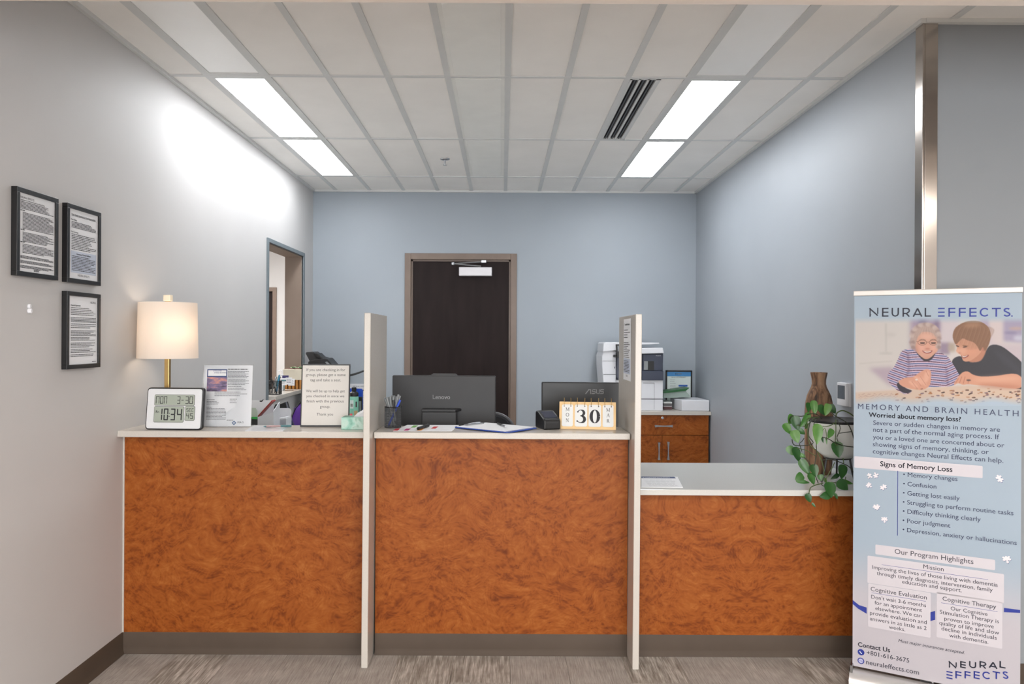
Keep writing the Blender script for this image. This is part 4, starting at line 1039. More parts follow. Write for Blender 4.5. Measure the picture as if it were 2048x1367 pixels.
P3([(1240, 684.5), (1318, 685), (1319, 687), (1300, 688.5), (1240, 689)], Yc - .01, Yc + .34).build('feeder_tray', m_cw, t, w=True, bevel=.002)
P3([(1240, 688), (1262, 688), (1270, 697), (1240, 697)], Yc + .0, Yc + .30).build('feeder_hinge', m_cw, t, w=True)
scn = P3([(1232, 688), (1262, 688), (1262, 716), (1234, 715)], Yc - .10, Yc - .07).build('control_panel', m_black, t, w=True, bevel=.004)
P3([(1235, 691), (1258, 691), (1258, 702), (1236, 702)], Yc - .102, Yc - .099).build('touchscreen', M('screen_glass', (54, 60, 68), .08, var=0), scn, w=True)
P3([(1234, 714), (1262, 715), (1262, 760), (1236, 759), (1233, 752)], Yc - .03, Yc + .02).build('front_column', m_cn, t, w=True, bevel=.003)
cb(1228, 1233, 709, 714, Yc - .06, Yc, 'panel_knob', m_black)
q = MB()
for (a, b, c, d) in ((1232, 1326, 797, 797.8), (1308, 1308.7, 765, 818), (1286, 1308, 765, 765.7), (1205, 1232, 721.5, 722), (1207, 1232, 748, 748.6)):
    v0, v1 = at(a, d, Yc), at(b, c, Yc); q.box(v0.x, v1.x, Yc - .0015, Yc - .0005, v0.z, v1.z)
q.build('panel_seams', m_dark, t, w=True)
q = MB(); v0 = at(1311, 711.5, Yc); q.text('VersaLink', (v0.x, Yc - .0128, v0.z), X, Z, width=.042); q.build('lettering', m_paper, t, w=True)
cb(1228.5, 1229.8, 733, 736.5, Yc - .002, Yc, 'lock_slot', m_black, 0)
# certificate
t = thing('framed_certificate', 'black framed city licence with blue header by the copier', 'frame', (1.545, 6.80, cz))
a_, b_ = at(1331.5, 740, 6.80), at(1384, 740, 6.80); x0, x1, zt = a_.x, b_.x, a_.z
x1 = min(x1, 1.70)
q = MB().box(x0, x0 + .012, 6.79, 6.81, cz, zt).box(x1 - .012, x1, 6.79, 6.81, cz, zt).box(x0, x1, 6.79, 6.81, zt - .012, zt).box(x0, x1, 6.79, 6.81, cz, cz + .012)
q.build('frame', m_blackf, t, w=True, bevel=.001)
MB().box(x0 + .012, x1 - .012, 6.796, 6.80, cz + .012, zt - .012).build('sheet', M('certificate_paper', (214, 224, 220), .6, var=2), t, w=True)
v0, v1 = at(1335, 752, 6.795), at(1381, 743.5, 6.795)
MB().box(x0 + .012, x1 - .012, 6.7945, 6.796, v0.z, v1.z + .001).build('header', M('header_blue', (66, 134, 190), .5, var=0), t, w=True)
q = MB(); v0 = at(1357, 748.3, 6.794); q.text('provo', (v0.x, 6.794, v0.z), X, Z, width=.052, bold=.03, align=1); q.build('logo', m_paper, t, w=True)
q = MB(); v0 = at(1357, 755, 6.795); q.text('PROVO CITY LICENSING', (v0.x, 6.7955, v0.z), X, Z, width=.125, bold=.01, align=1)
v0, v1 = at(1340, 782, 6.795), at(1374, 758, 6.795); lines(q, random.Random(9), v0.x, v0.x + .05, v0.z, v1.z, 7, .0025, 6.7955, .3)
q.build('lettering', m_grey_ink, t, w=True)
v0, v1 = at(1357, 772.5, 6.795), at(1375, 769, 6.795)
MB().box(v0.x, v1.x, 6.7948, 6.796, v0.z, v1.z).build('blue_band', M('seal_blue', (52, 98, 170), .5, var=0), t, w=True)
MB().box(1.5, 1.52, 6.81, 6.90, cz, cz + .15).build('easel_leg', m_blackf, t, w=True)
# paper stack, folder and tray box
ps_ = [('stacked binder', 'dark maroon binder lying in the stack beside the copier', (90, 58, 60), .0, .024), ('stacked', 'white folder in the stack beside the copier', (204, 204, 206), .024, .030), ('s', 'grey folder in the stack beside the copier, second from the top', (96, 92, 94), .030, .052), ('s', 'white folder on top of the stack beside the copier', (214, 216, 214), .052, .066)]
sx0, sx1 = at(1328, 800, 6.55).x, 1.448
for nm_, lb, col, z0, z1 in ps_:
    o = MB().box(sx0, sx1, 6.56, 6.77, cz + z0 + .0004, cz + z1).build('binder' if 'binder' in lb else 'folder', M('c%s' % lb[:14], col, .5), None, bevel=.002, loc=(1.45, 6.66, cz + z0)); tag(o, lb, 'folder', 'stacked folders beside the copier')
t = thing('folder', 'open dark green folder slanting on top of the stack', 'folder', (1.47, 6.6, cz + .067))
a_ = [at(1327, 783, 6.56), at(1379, 775, 6.56), at(1372, 781, 6.56), at(1327, 786, 6.56)]
MB().add([(p_.x, y_, p_.z) for y_ in (6.56, 6.74) for p_ in a_], [(0, 1, 2, 3), (7, 6, 5, 4), (0, 4, 5, 1), (1, 5, 6, 2), (2, 6, 7, 3), (3, 7, 4, 0)]).build('cover', M('dark_green_card', (28, 92, 44), .4), t, w=True)
a_ = [at(1327, 785, 6.57), at(1371, 781, 6.57), at(1381, 792.5, 6.57), at(1350, 795, 6.57), at(1327, 795, 6.57)]
MB().xz([(p_.x, max(cz + .067, p_.z)) for p_ in a_][::-1], 6.57, 6.72).build('pages', M('folder_pages', (150, 166, 158), .7), t, w=True)
t = thing('paper_tray', 'upturned white plastic tray on the cabinet corner', 'tray', (1.57, 6.55, cz))
MB().xy([(at(1364, 818, 6.43).x, 6.43), (at(1422, 818, 6.43).x - .012, 6.43), (1.715, 6.74), (1.47, 6.74), (at(1348, 810, 6.60).x, 6.58)], 0, 1).build('shell', m_trayw, t, w=True)
o = t.children[0]
for v_ in o.data.vertices: v_.co.z = 0 if v_.co.z < .1 - cz + .0 else .092
b = o.modifiers.new('bevel', 'BEVEL'); b.width = .008; b.segments = 3; b.limit_method = 'ANGLE'

# ---------------------------------------------------------------- notice taped to the divider
t = thing('taped_notice', 'white printed notice taped to the inner face of the divider', 'notice', (DX0, 3.54, 1.24), -PI / 2)
q = MB().xz([(-.10, .0), (.105, .0), (.105, .282), (-.10, .282)], -.0012, -.0004)
lean = lambda mb: mb
q.build('sheet', m_paper, t)
t.rotation_euler = (0, 0, -PI / 2)
rg = random.Random(21); q = MB()
q.text('Your Health Insurance', (0, -.0016, .252), X, Z, width=.14, bold=.02, align=1)
for (a, c, n) in ((.19, .235, 4), (.10, .175, 9), ): lines(q, rg, -.09, .085, a, c, n, .003, -.0016, .5)
lines(q, rg, -.085, .08, .035, .09, 8, .003, -.0022, .3)
q.text('NEURAL', (0, -.0016, .016), X, Z, width=.05, align=1)
q.build('lettering', m_ink, t)
MB().xz([(-.09, .03), (.09, .03), (.09, .1), (-.09, .1)], -.0019, -.0012).build('shaded_box', M('pale_blue_print', (190, 198, 214), .7, var=0), t)
t.location.x = DX0 + .004 * (1.38 - .9) - .0012

# ---------------------------------------------------------------- papers on the low desk
pt = [(1283, 953), (1355, 953.5), (1366, 975), (1283, 974)]
sh_ = flat('paper_stack', 'loose white forms with a navy header on the low desk', 'papers', quadpx(pt, ZL), ZL, .002, m_paper)
pt2 = [tuple(onZ(a_, b_, ZL).xy) for a_, b_ in ((1283, 953.2), (1349, 953.7), (1351.5, 957), (1283, 956.5))]
MB().xy([(a_ - sh_.location.x, b_ - sh_.location.y) for a_, b_ in pt2][::-1], .002, .0024).build('header', M('form_navy', (40, 58, 104), .5, var=0), sh_)
q = MB(); v_ = onZ(1286, 955.8, ZL); q.text('& CAREGIVER EDUCATION', (v_.x - sh_.location.x, v_.y - sh_.location.y, .0028), X, Yv, width=.13, size=.028); q.build('lettering', m_paper, sh_)
q = MB(); rg = random.Random(6)
for i in range(6):
    y_ = onZ(1300, 960 + i * 2.2, ZL).y - sh_.location.y; x_ = onZ(1287, 960, ZL).x - sh_.location.x
    while x_ < .05:
        wl = rg.uniform(.008, .03); q.quad((x_, y_, .0023), (x_ + wl, y_, .0023), (x_ + wl, y_ + .003, .0023), (x_, y_ + .003, .0023)); x_ += wl + .004
q.build('print', m_grey_ink, sh_)

# ---------------------------------------------------------------- wooden vase
nt = NT('driftwood'); v_ = nt.coord((1, 1, .12)); n_ = nt.noise(v_, 22, 5, .6, 1.6); n2_ = nt.noise(nt.coord((1, 1, .3)), 60, 2)
nt.l(nt.ramp(nt.math('ADD', nt.math('MULTIPLY', n_.outputs[0], .85), nt.math('MULTIPLY', n2_.outputs[0], .15)), [(.36, (54, 36, 26)), (.44, (104, 74, 52)), (.52, (142, 106, 78)), (.62, (168, 132, 102)), (.72, (120, 84, 60))]), nt.b.inputs['Base Color'])
nt.b.inputs['Roughness'].default_value = .6; nt.bump(n_.outputs[0], .6, .01)
vc = onZ(1637, 938, ZL); vc.y = 3.86; vc.x = at(1637, 900, 3.86).x
s_ = 3.86 / F / 4.555
prof = [(.0, 0), (108, 0), (118, 100), (121, 250), (122, 420), (122, 560), (116, 640), (104, 700), (84, 745), (68, 780), (60, 810), (62, 850), (68, 880), (73, 905), (73, 912), (64, 912), (52, 870)]
kz = .505 / 912
o = MB().lathe([(r_ * s_, z_ * kz) for r_, z_ in prof], n=40).build('vase', nt.m, None, smooth=True)
rg = random.Random(2)
for v_ in o.data.vertices:
    a = math.atan2(v_.co.y, v_.co.x); g_ = 1 + .012 * math.sin(3 * a + v_.co.z * 9) + .006 * math.sin(11 * a)
    v_.co.x *= g_; v_.co.y *= g_
o.location = (vc.x, vc.y, ZL); tag(o, 'tall driftwood bottle-shaped vase behind the potted plant', 'vase')

# ---------------------------------------------------------------- potted trailing plant
Yp = 3.62; pc = at(1676, 843, Yp); sp_ = Yp / F
pr = (1676 - 1618) * sp_
rim = pc.z; bot = at(1676, 915, Yp).z; hp = rim - bot
t = thing('potted_plant', 'trailing green plant in a white bowl pot on a black stand', 'plant', (pc.x, Yp, ZL))
B0 = bot - ZL
MB().lathe([(.02, B0), (pr * .45, B0 + .004), (pr * .75, B0 + hp * .22), (pr * .93, B0 + hp * .5), (pr * 1.0, B0 + hp * .85), (pr * 1.0, B0 + hp), (pr * .95, B0 + hp), (pr * .93, B0 + hp - .012)], n=48).build('pot', M('white_glazed_ceramic', (205, 206, 202), .2, var=2), t, smooth=True)
MB().lathe([(pr * .96, B0 + hp), (pr * 1.0, B0 + hp + .006), (pr * .99, B0 + hp + .012), (pr * .92, B0 + hp + .01)], n=48).build('pot_liner', m_black, t, smooth=True)
MB().lathe([(pr * .92, B0 + hp - .01), (pr * .5, B0 + hp + .0), (.01, B0 + hp + .006)], n=32).build('soil', M('dark_soil', (40, 34, 30), .95, bump=.5), t, smooth=True)
ring_ = [(pr * .42 * math.cos(a), pr * .42 * math.sin(a), B0 + .002) for a in [2 * PI * i / 20 for i in range(21)]]
MB().tube(ring_, .004, 6).build('stand_ring', m_black, t, smooth=True)
for i in range(3):
    a = math.radians(-50 + 120 * i); c_, s2 = math.cos(a), math.sin(a)
    MB().tube([(pr * .42 * c_, pr * .42 * s2, B0 + .002), (pr * .5 * c_, pr * .5 * s2, B0 * .5), (pr * .62 * c_, pr * .62 * s2, .004)], .0045, 6).build('stand_leg', m_black, t, smooth=True)
nt = NT('plant_leaf'); n_ = nt.noise(nt.coord(), 26, 3)
oi = nt.n('ShaderNodeObjectInfo')
mixv = nt.math('ADD', nt.math('MULTIPLY', n_.outputs[0], .35), nt.math('MULTIPLY', oi.outputs['Random'], .65))
nt.l(nt.ramp(mixv, [(.1, (26, 62, 28)), (.45, (46, 92, 38)), (.75, (74, 122, 50)), (.95, (112, 150, 82))]), nt.b.inputs['Base Color']); nt.b.inputs['Roughness'].default_value = .35
m_leaf = nt.m
m_vine = M('vine_stem', (72, 90, 44), .5); m_vine2 = M('dark_vine_stem', (40, 44, 28), .5)
def P8(x, z, Y): return at(1540 + x / 4.555, 720 + z / 4.555, Y)
LV = [ # centre x, y (zoomed px), length, width, tip angle in degrees (0 = right, 90 = down), depth
 (350, 430, 95, 62, 95, 3.53), (403, 430, 135, 66, 88, 3.52), (470, 455, 110, 82, 60, 3.53), (520, 450, 120, 70, 110, 3.50), (572, 445, 100, 60, 60, 3.54),
 (190, 540, 100, 85, 120, 3.56), (160, 625, 115, 78, 60, 3.55), (240, 575, 140, 92, 75, 3.53), (235, 695, 125, 88, 75, 3.52), (318, 545, 170, 62, 125, 3.50), (288, 650, 80, 52, 40, 3.53),
 (432, 672, 195, 98, 96, 3.44), (548, 668, 100, 62, 120, 3.44), (617, 815, 150, 106, 85, 3.46), (192, 825, 100, 74, 60, 3.52), (245, 860, 150, 86, 70, 3.50), (320, 975, 165, 84, 60, 3.48),
 (405, 1005, 120, 82, 80, 3.46), (265, 1065, 90, 78, 150, 3.50), (300, 1105, 130, 42, 10, 3.50), (380, 1082, 110, 74, 70, 3.455), (462, 1070, 62, 56, 80, 3.47), (655, 1015, 135, 108, 95, 3.45),
 (663, 1140, 120, 104, 40, 3.41), (547, 1180, 145, 112, 85, 3.40), (500, 1233, 105, 76, 170, 3.395), (352, 1255, 90, 66, 65, 3.40), (398, 1318, 50, 24, 50, 3.40), (590, 1062, 95, 40, 150, 3.47),
 (480, 725, 60, 26, 80, 3.44), (603, 1240, 60, 30, 70, 3.395), (515, 735, 70, 16, 88, 3.44), (505, 1095, 50, 30, 60, 3.48), (700, 1110, 120, 40, 15, 3.43), (330, 600, 60, 34, 110, 3.52), (300, 872, 60, 40, 30, 3.5)]
org = Vector((pc.x, Yp, ZL))
for i, (x_, z_, L_, Wd, ang, Y_) in enumerate(LV):
    c0 = P8(x_, z_, Y_); k_ = Y_ / F / 4.555; L2, W2 = L_ * k_, Wd * k_
    a = math.radians(ang); rg = random.Random(i); tw = rg.uniform(-.6, .6)
    u = Vector((math.cos(a), -.35 * math.sin(a) * rg.uniform(.2, 1), -math.sin(a))); u.normalize()
    sd = Vector((math.sin(a), tw * .6, math.cos(a))); sd = (sd - u * sd.dot(u)).normalized(); nn = u.cross(sd)
    if nn.y > 0: nn = -nn
    vs = []; fs = []
    outline = [(-.5, 0), (-.46, .30), (-.34, .47), (-.15, .5), (.08, .43), (.28, .27), (.42, .11), (.5, 0)]
    for s0, wdt in outline:
        bend = -.10 * (s0 ** 2) * L2
        for e in (-1, -.5, 0, .5, 1):
            vs.append(c0 - org + u * (s0 * L2) + sd * (e * wdt * W2) + nn * (bend + .10 * W2 * abs(e) * wdt * 2 - .0))
    for r_ in range(len(outline) - 1):
        for e in range(4): fs.append((r_ * 5 + e, r_ * 5 + e + 1, r_ * 5 + e + 6, r_ * 5 + e + 5))
    MB().add(vs, fs).build('leaf', m_leaf, t, smooth=True)
VN = [
 ([(470, 530, 3.53), (420, 490, 3.50), (360, 490, 3.5), (290, 510, 3.52), (200, 510, 3.55), (165, 580, 3.56)], .0022),
 ([(450, 520, 3.52), (350, 530, 3.49), (330, 600, 3.49), (250, 590, 3.52)], .002),
 ([(430, 525, 3.52), (370, 560, 3.49), (350, 680, 3.48), (390, 760, 3.47), (230, 775, 3.50), (200, 720, 3.52)], .0022),
 ([(400, 530, 3.5), (345, 600, 3.49), (360, 760, 3.47), (430, 830, 3.46), (480, 940, 3.46), (495, 1050, 3.46)], .0022),
 ([(440, 530, 3.50), (400, 580, 3.47), (420, 720, 3.45), (420, 850, 3.45), (405, 960, 3.45)], .002),
 ([(600, 540, 3.47), (600, 640, 3.455), (595, 760, 3.455), (615, 770, 3.455)], .002),
 ([(610, 540, 3.47), (640, 620, 3.455), (610, 700, 3.455), (620, 740, 3.455)], .002),
 ([(480, 600, 3.45), (500, 605, 3.44), (560, 590, 3.44), (600, 560, 3.46)], .0018),
 ([(470, 700, 3.44), (530, 715, 3.44), (590, 750, 3.45), (680, 780, 3.46), (770, 790, 3.47)], .0022),
 ([(480, 640, 3.44), (500, 620, 3.435), (515, 680, 3.435), (517, 730, 3.435)], .0015),
 ([(490, 415, 3.52), (540, 460, 3.5), (600, 510, 3.48), (700, 570, 3.46), (745, 650, 3.46), (768, 740, 3.46)], .0024),
 ([(600, 520, 3.5), (610, 480, 3.5), (660, 458, 3.5), (720, 480, 3.5), (770, 515, 3.5)], .003),
 ([(630, 665, 3.45), (690, 655, 3.45), (740, 650, 3.46)], .0018),
 ([(590, 930, 3.47), (560, 990, 3.46), (520, 1060, 3.46), (500, 1110, 3.45)], .002),
 ([(470, 910, 3.48), (560, 905, 3.47), (640, 930, 3.46), (720, 970, 3.46), (770, 1030, 3.45)], .002),
 ([(250, 800, 3.50), (330, 820, 3.49), (380, 850, 3.48), (430, 880, 3.47)], .0018),
 ([(290, 830, 3.50), (270, 760, 3.5), (290, 740, 3.5), (310, 710, 3.49)], .0016),
 ([(480, 1120, 3.45), (420, 1135, 3.44), (370, 1160, 3.42), (355, 1215, 3.40)], .0022),
 ([(495, 1060, 3.46), (470, 1130, 3.45), (510, 1150, 3.42)], .002),
 ([(665, 890, 3.46), (672, 940, 3.45)], .002),
 ([(310, 880, 3.49), (350, 920, 3.48), (390, 1000, 3.47), (440, 1120, 3.46)], .002),
 ([(560, 1110, 3.46), (620, 1115, 3.44), (680, 1090, 3.43), (690, 1060, 3.43)], .002),
]
for i, (ps, r_) in enumerate(VN):
    pts = [P8(*p_) - org for p_ in ps]; sm = []
    for j in range(len(pts) - 1):           # Catmull-Rom
        p0, p1, p2, p3 = pts[max(j - 1, 0)], pts[j], pts[j + 1], pts[min(j + 2, len(pts) - 1)]
        for s2 in range(5):
            u = s2 / 5; sm.append(.5 * ((2 * p1) + (p2 - p0) * u + (2 * p0 - 5 * p1 + 4 * p2 - p3) * u * u + (3 * p1 - p0 - 3 * p2 + p3) * u ** 3))
    sm.append(pts[-1]); MB().tube(sm, r_, 6).build('vine', m_vine if i % 2 else m_vine2, t, smooth=True)

# thermostat on the blue side wall
a_, b_ = onX(1684.5, 765, WR), onX(1702, 813, WR)
yc = (a_.y + b_.y) / 2; hh = .118; z0 = onX(1690, 811, WR).z; hw = (a_.y - b_.y) / 2 + .006
t = thing('thermostat', 'white wall thermostat with dark display on the blue wall', 'thermostat', (WR, yc, z0), -PI / 2)
MB().box(-hw, hw, -.012, 0, 0, hh).build('backplate', m_white, t, bevel=.002)
MB().box(-hw + .003, hw - .003, -.026, -.012, .002, hh - .001).build('housing', m_white, t, bevel=.003)
MB().box(-hw + .012, hw - .018, -.0268, -.026, .036, hh - .014).build('display', M('thermostat_glass', (84, 90, 98), .2, var=0), t)

# ---------------------------------------------------------------- retractable banner
BL = Vector((1.466, 3.21, 0)); BR = Vector((1.963, 2.91, 0)); bv = (BR - BL); BWD = bv.length; bx = bv.normalized(); bn = Vector((bx.y, -bx.x, 0))
rz = math.atan2(bx.y, bx.x)
mid = (BL + BR) / 2
BN = thing('retractable_banner', 'pale blue retractable banner with two smiling women beside the counter', 'banner', mid, rz)
def bp(px_, py_):
    d = ray(px_, py_); s0 = (BL - CAM).dot(bn) / d.dot(bn); P_ = CAM + d * s0; r_ = P_ - mid
    return r_.dot(bx), P_.z
c1 = lambda x, y: bp(1690 + x / 5.257, 570 + y / 5.257)
c2 = lambda x, y: bp(1690 + x / 4.556, 800 + y / 4.556)
c3 = lambda x, y: bp(1690 + x / 4.603, 1070 + y / 4.603)
hwB = BWD / 2
ztop = c1(800, 95)[1]
# fabric: printed sheet with its soft blue-to-lilac print and the photograph, as a fine coloured grid
STEP = 4
cx_ = np.arange(110, 1896, STEP / 2.0); cy_ = np.arange(330, 1271, STEP / 2.0)
GX, GY = np.meshgrid(cx_, cy_)
BG = np.array((181, 199, 216.))
img = np.zeros(GX.shape + (3,)); img[:] = (220, 212, 208)
def blur(a, r):
    r = int(r)
    if r < 1: return a
    for _ in range(2):
        for ax in (0, 1):
            pad = [(0, 0)] * a.ndim; pad[ax] = (r + 1, r)
            b_ = np.cumsum(np.pad(a, pad, mode='edge'), axis=ax)
            n = a.shape[ax]; sl = [slice(None)] * a.ndim; s2 = [slice(None)] * a.ndim
            sl[ax] = slice(2 * r + 1, 2 * r + 1 + n); s2[ax] = slice(0, n)
            a = (b_[tuple(sl)] - b_[tuple(s2)]) / (2 * r + 1)
    return a
def mpoly(pts):
    msk = np.zeros(GX.shape, bool); n = len(pts)
    for i in range(n):
        x0, y0 = pts[i]; x1, y1 = pts[(i + 1) % n]
        if y0 == y1: continue
        c_ = ((GY >= min(y0, y1)) & (GY < max(y0, y1))) & (GX < (x1 - x0) * (GY - y0) / (y1 - y0) + x0)
        msk ^= c_
    return msk.astype(float)
def smooth_pts(pts, n=4):
    P_ = [Vector(p_) for p_ in pts]; out = []; L_ = len(P_)
    for j in range(L_):
        p0, p1, p2, p3 = P_[j - 1], P_[j], P_[(j + 1) % L_], P_[(j + 2) % L_]
        for s2 in range(n):
            u = s2 / n; v_ = .5 * ((2 * p1) + (p2 - p0) * u + (2 * p0 - 5 * p1 + 4 * p2 - p3) * u * u + (3 * p1 - p0 - 3 * p2 + p3) * u ** 3); out.append(tuple(v_))
    return out
def mell(cx, cy, rx, ry, rot=0):
    c_, s2 = math.cos(math.radians(rot)), math.sin(math.radians(rot)); dx, dy = GX - cx, GY - cy
    return ((((dx * c_ + dy * s2) / rx) ** 2 + ((-dx * s2 + dy * c_) / ry) ** 2) < 1).astype(float)
def put(msk, col, b=0, alpha=1.0):
    global img
    m_ = (blur(msk, b) if b else msk) * alpha
    img = img * (1 - m_[..., None]) + np.asarray(col, float) * m_[..., None] if np.ndim(col) == 1 else img * (1 - m_[..., None]) + col * m_[..., None]
PL = lambda pts, col, b=0, al=1.0, sm=True: put(mpoly(smooth_pts(pts) if sm else pts), col, b, al)
EL = lambda cx, cy, rx, ry, col, b=0, al=1.0, rot=0: put(mell(cx, cy, rx, ry, rot), col, b, al)
# soft background room
PL([(120, 330), (690, 330), (690, 1090), (120, 1110)], (214, 208, 204), 0, 1, False)
PL([(690, 330), (1010, 330), (1000, 900), (690, 800)], (150, 130, 162), 14, .75, False)
EL(815, 370, 45, 60, (104, 96, 130), 10, .7); EL(980, 420, 40, 110, (120, 100, 132), 10, .7)
PL([(1000, 330), (1200, 330), (1180, 620), (1000, 620)], (214, 202, 208), 12, .9, False)
PL([(1410, 330), (1520, 330), (1560, 620), (1410, 560)], (176, 160, 190), 10, .8, False)
PL([(1520, 330), (1680, 330), (1680, 620), (1520, 620)], (220, 204, 204), 10, .9, False)
PL([(1665, 330), (1900, 330), (1900, 610), (1665, 590)], (158, 148, 182), 10, .8, False)
EL(1800, 455, 80, 14, (206, 170, 150), 6, .8); EL(1830, 555, 60, 30, (206, 204, 222), 8, .9); EL(1740, 500, 70, 10, (120, 112, 150), 6, .7)
PL([(1000, 605), (1100, 605), (1100, 730), (1000, 720)], (140, 120, 146), 8, .8, False); PL([(1085, 605), (1160, 605), (1160, 700), (1085, 700)], (178, 160, 140), 8, .8, False)
PL([(425, 400), (436, 400), (438, 700), (428, 700)], (176, 172, 168), 4, .6, False); EL(430, 715, 75, 8, (180, 176, 172), 5, .6); EL(480, 520, 60, 16, (196, 188, 184), 9, .6)
PL([(150, 820), (500, 795), (500, 803), (150, 828)], (190, 182, 178), 3, .6, False)
PL([(245, 870), (500, 855), (560, 1040), (470, 1060)], (180, 160, 176), 12, .8, False)
PL([(1540, 620), (1890, 620), (1890, 900), (1700, 760)], (206, 190, 198), 12, .9, False)
# table
PL([(110, 1125), (500, 1100), (1000, 1075), (1300, 1050), (1895, 1075), (1895, 1280), (110, 1280)], (214, 190, 172), 5, 1, False)
PL([(900, 1080), (1895, 1080), (1895, 1280), (1000, 1280)], (226, 196, 172), 16, .7, False)
# younger woman : black top
PL([(1125, 800), (1200, 745), (1290, 780), (1400, 800), (1480, 690), (1530, 632), (1620, 632), (1730, 700), (1880, 850), (1892, 1080), (1700, 1060), (1500, 1000), (1250, 960), (1180, 920)], (38, 36, 46), 1)
PL([(1560, 680), (1700, 740), (1820, 860), (1860, 960), (1780, 900), (1650, 800)], (54, 52, 64), 10, .7)
# neck + face
PL([(1290, 700), (1475, 640), (1480, 700), (1440, 780), (1390, 806), (1300, 800)], (196, 132, 104), 2)
PL([(1165, 600), (1250, 560), (1400, 560), (1450, 620), (1430, 700), (1370, 760), (1300, 800), (1245, 795), (1222, 740), (1195, 715), (1170, 690), (1178, 660)], (218, 156, 126), 1)
EL(1240, 690, 45, 40, (236, 176, 148), 8, .8); EL(1330, 700, 55, 40, (230, 160, 130), 10, .7); EL(1190, 690, 20, 26, (236, 180, 152), 5, .8)
PL([(1222, 735), (1250, 745), (1300, 730), (1290, 752), (1245, 768)], (150, 72, 62), 1); PL([(1228, 739), (1252, 748), (1292, 735), (1270, 750), (1245, 756)], (244, 236, 228), 0)
EL(1183, 640, 18, 6, (60, 40, 36), 1, 1, 20); EL(1262, 648, 24, 6, (60, 40, 36), 1, 1, -8); PL([(1240, 628), (1290, 636), (1290, 642), (1240, 636)], (130, 84, 60), 1); EL(1205, 712, 12, 6, (180, 110, 92), 3, .8)
EL(1452, 670, 24, 38, (200, 134, 106), 2); EL(1456, 672, 12, 22, (170, 104, 84), 3, .7)
# her hair
PL([(1132, 530), (1160, 450), (1240, 395), (1330, 373), (1430, 385), (1505, 440), (1532, 520), (1520, 600), (1495, 660), (1470, 690), (1450, 650), (1420, 690), (1390, 640), (1350, 600), (1290, 580), (1240, 560), (1200, 590), (1170, 620), (1150, 600)], (140, 98, 70), 1)
for i in range(34):
    f_ = i / 33.; x0 = 1300 + f_ * 160; a0 = 395 + f_ * 30
    x1, y1 = 1150 + f_ * 340, 600 + 60 * math.sin(f_ * 3)
    mx_, my_ = x0 - 90 + f_ * 190, 450 + 20 * f_; w_ = 3.5
    cc = ((196, 150, 112), (104, 68, 46), (168, 120, 84), (122, 82, 58))[i % 4]
    PL([(x0, a0), (mx_, my_), (x1, y1), (x1 + 4, y1), (mx_ + w_ * 2, my_), (x0 + w_, a0)], cc, 3, .55)
EL(1340, 420, 90, 22, (196, 150, 116), 10, .5, -6)
# older woman : hair, face
PL([(690, 560), (720, 470), (780, 420), (850, 398), (930, 412), (985, 460), (1000, 540), (995, 620), (975, 680), (900, 560), (770, 580), (745, 660), (700, 660), (688, 610)], (176, 152, 146), 1)
PL([(735, 560), (780, 500), (880, 490), (960, 530), (982, 600), (975, 680), (940, 740), (880, 790), (830, 790), (775, 740), (745, 670)], (220, 164, 142), 1)
EL(800, 660, 40, 36, (238, 176, 156), 9, .8); EL(930, 655, 38, 34, (238, 176, 156), 9, .8); EL(860, 540, 80, 26, (236, 186, 164), 10, .7); EL(868, 640, 24, 30, (232, 168, 144), 5, .8)
EL(745, 690, 26, 60, (186, 128, 108), 10, .5); EL(870, 770, 50, 20, (206, 146, 124), 8, .7); EL(868, 668, 26, 7, (190, 120, 102), 3, .8)
PL([(812, 685), (840, 695), (880, 696), (918, 684), (905, 708), (865, 718), (828, 706)], (150, 70, 66), 1); PL([(820, 688), (845, 697), (880, 698), (910, 688), (890, 703), (850, 706)], (246, 238, 230), 0)
for ex in (815, 930): EL(ex, 607, 27, 9, (60, 40, 38), 0, 1); EL(ex, 598, 24, 4, (214, 166, 146), 0, .9); PL([(ex - 34, 574), (ex, 564), (ex + 34, 574), (ex + 30, 579), (ex, 571), (ex - 30, 579)], (150, 112, 98), 0, .9)
for ex, wd_ in ((812, 48), (930, 46)):
    m_ = np.clip(mell(ex, 603, wd_, 28) - mell(ex, 603, wd_ - 4, 24), 0, 1); put(m_, (104, 74, 60), 0, 1)
PL([(858, 596), (886, 594), (886, 600), (858, 602)], (130, 96, 76), 0, .9, False); PL([(740, 585), (766, 592), (766, 598), (740, 592)], (150, 110, 90), 0, .9, False)
PL([(715, 530), (740, 460), (800, 425), (870, 415), (950, 450), (985, 530), (960, 545), (920, 500), (860, 470), (800, 500), (760, 560), (740, 640), (715, 640)], (188, 160, 150), 1)
for i in range(26):
    f_ = i / 25.; x1 = 700 + f_ * 290; y1 = 560 - 90 * math.sin(f_ * PI)
    PL([(850, 402), (780 + f_ * 140, 430), (x1, y1 + 30), (x1 + 5, y1 + 30), (786 + f_ * 140, 432), (853, 402)], ((220, 200, 188), (140, 114, 108), (206, 184, 174))[i % 3], 3, .55)
for i in range(22):
    a0 = math.radians(165 + i * 10.5); EL(845 + 146 * math.cos(a0), 548 + 138 * math.sin(a0) + (40 if i in (0, 1, 20, 21) else 0), 26, 22, ((196, 172, 164), (166, 142, 138), (210, 190, 180))[i % 3], 3, .75)
for sx_ in (712, 985):
    for i in range(4): EL(sx_ + (4 if i % 2 else -6), 575 + i * 26, 20, 20, ((190, 166, 158), (156, 132, 128))[i % 2], 3, .8)
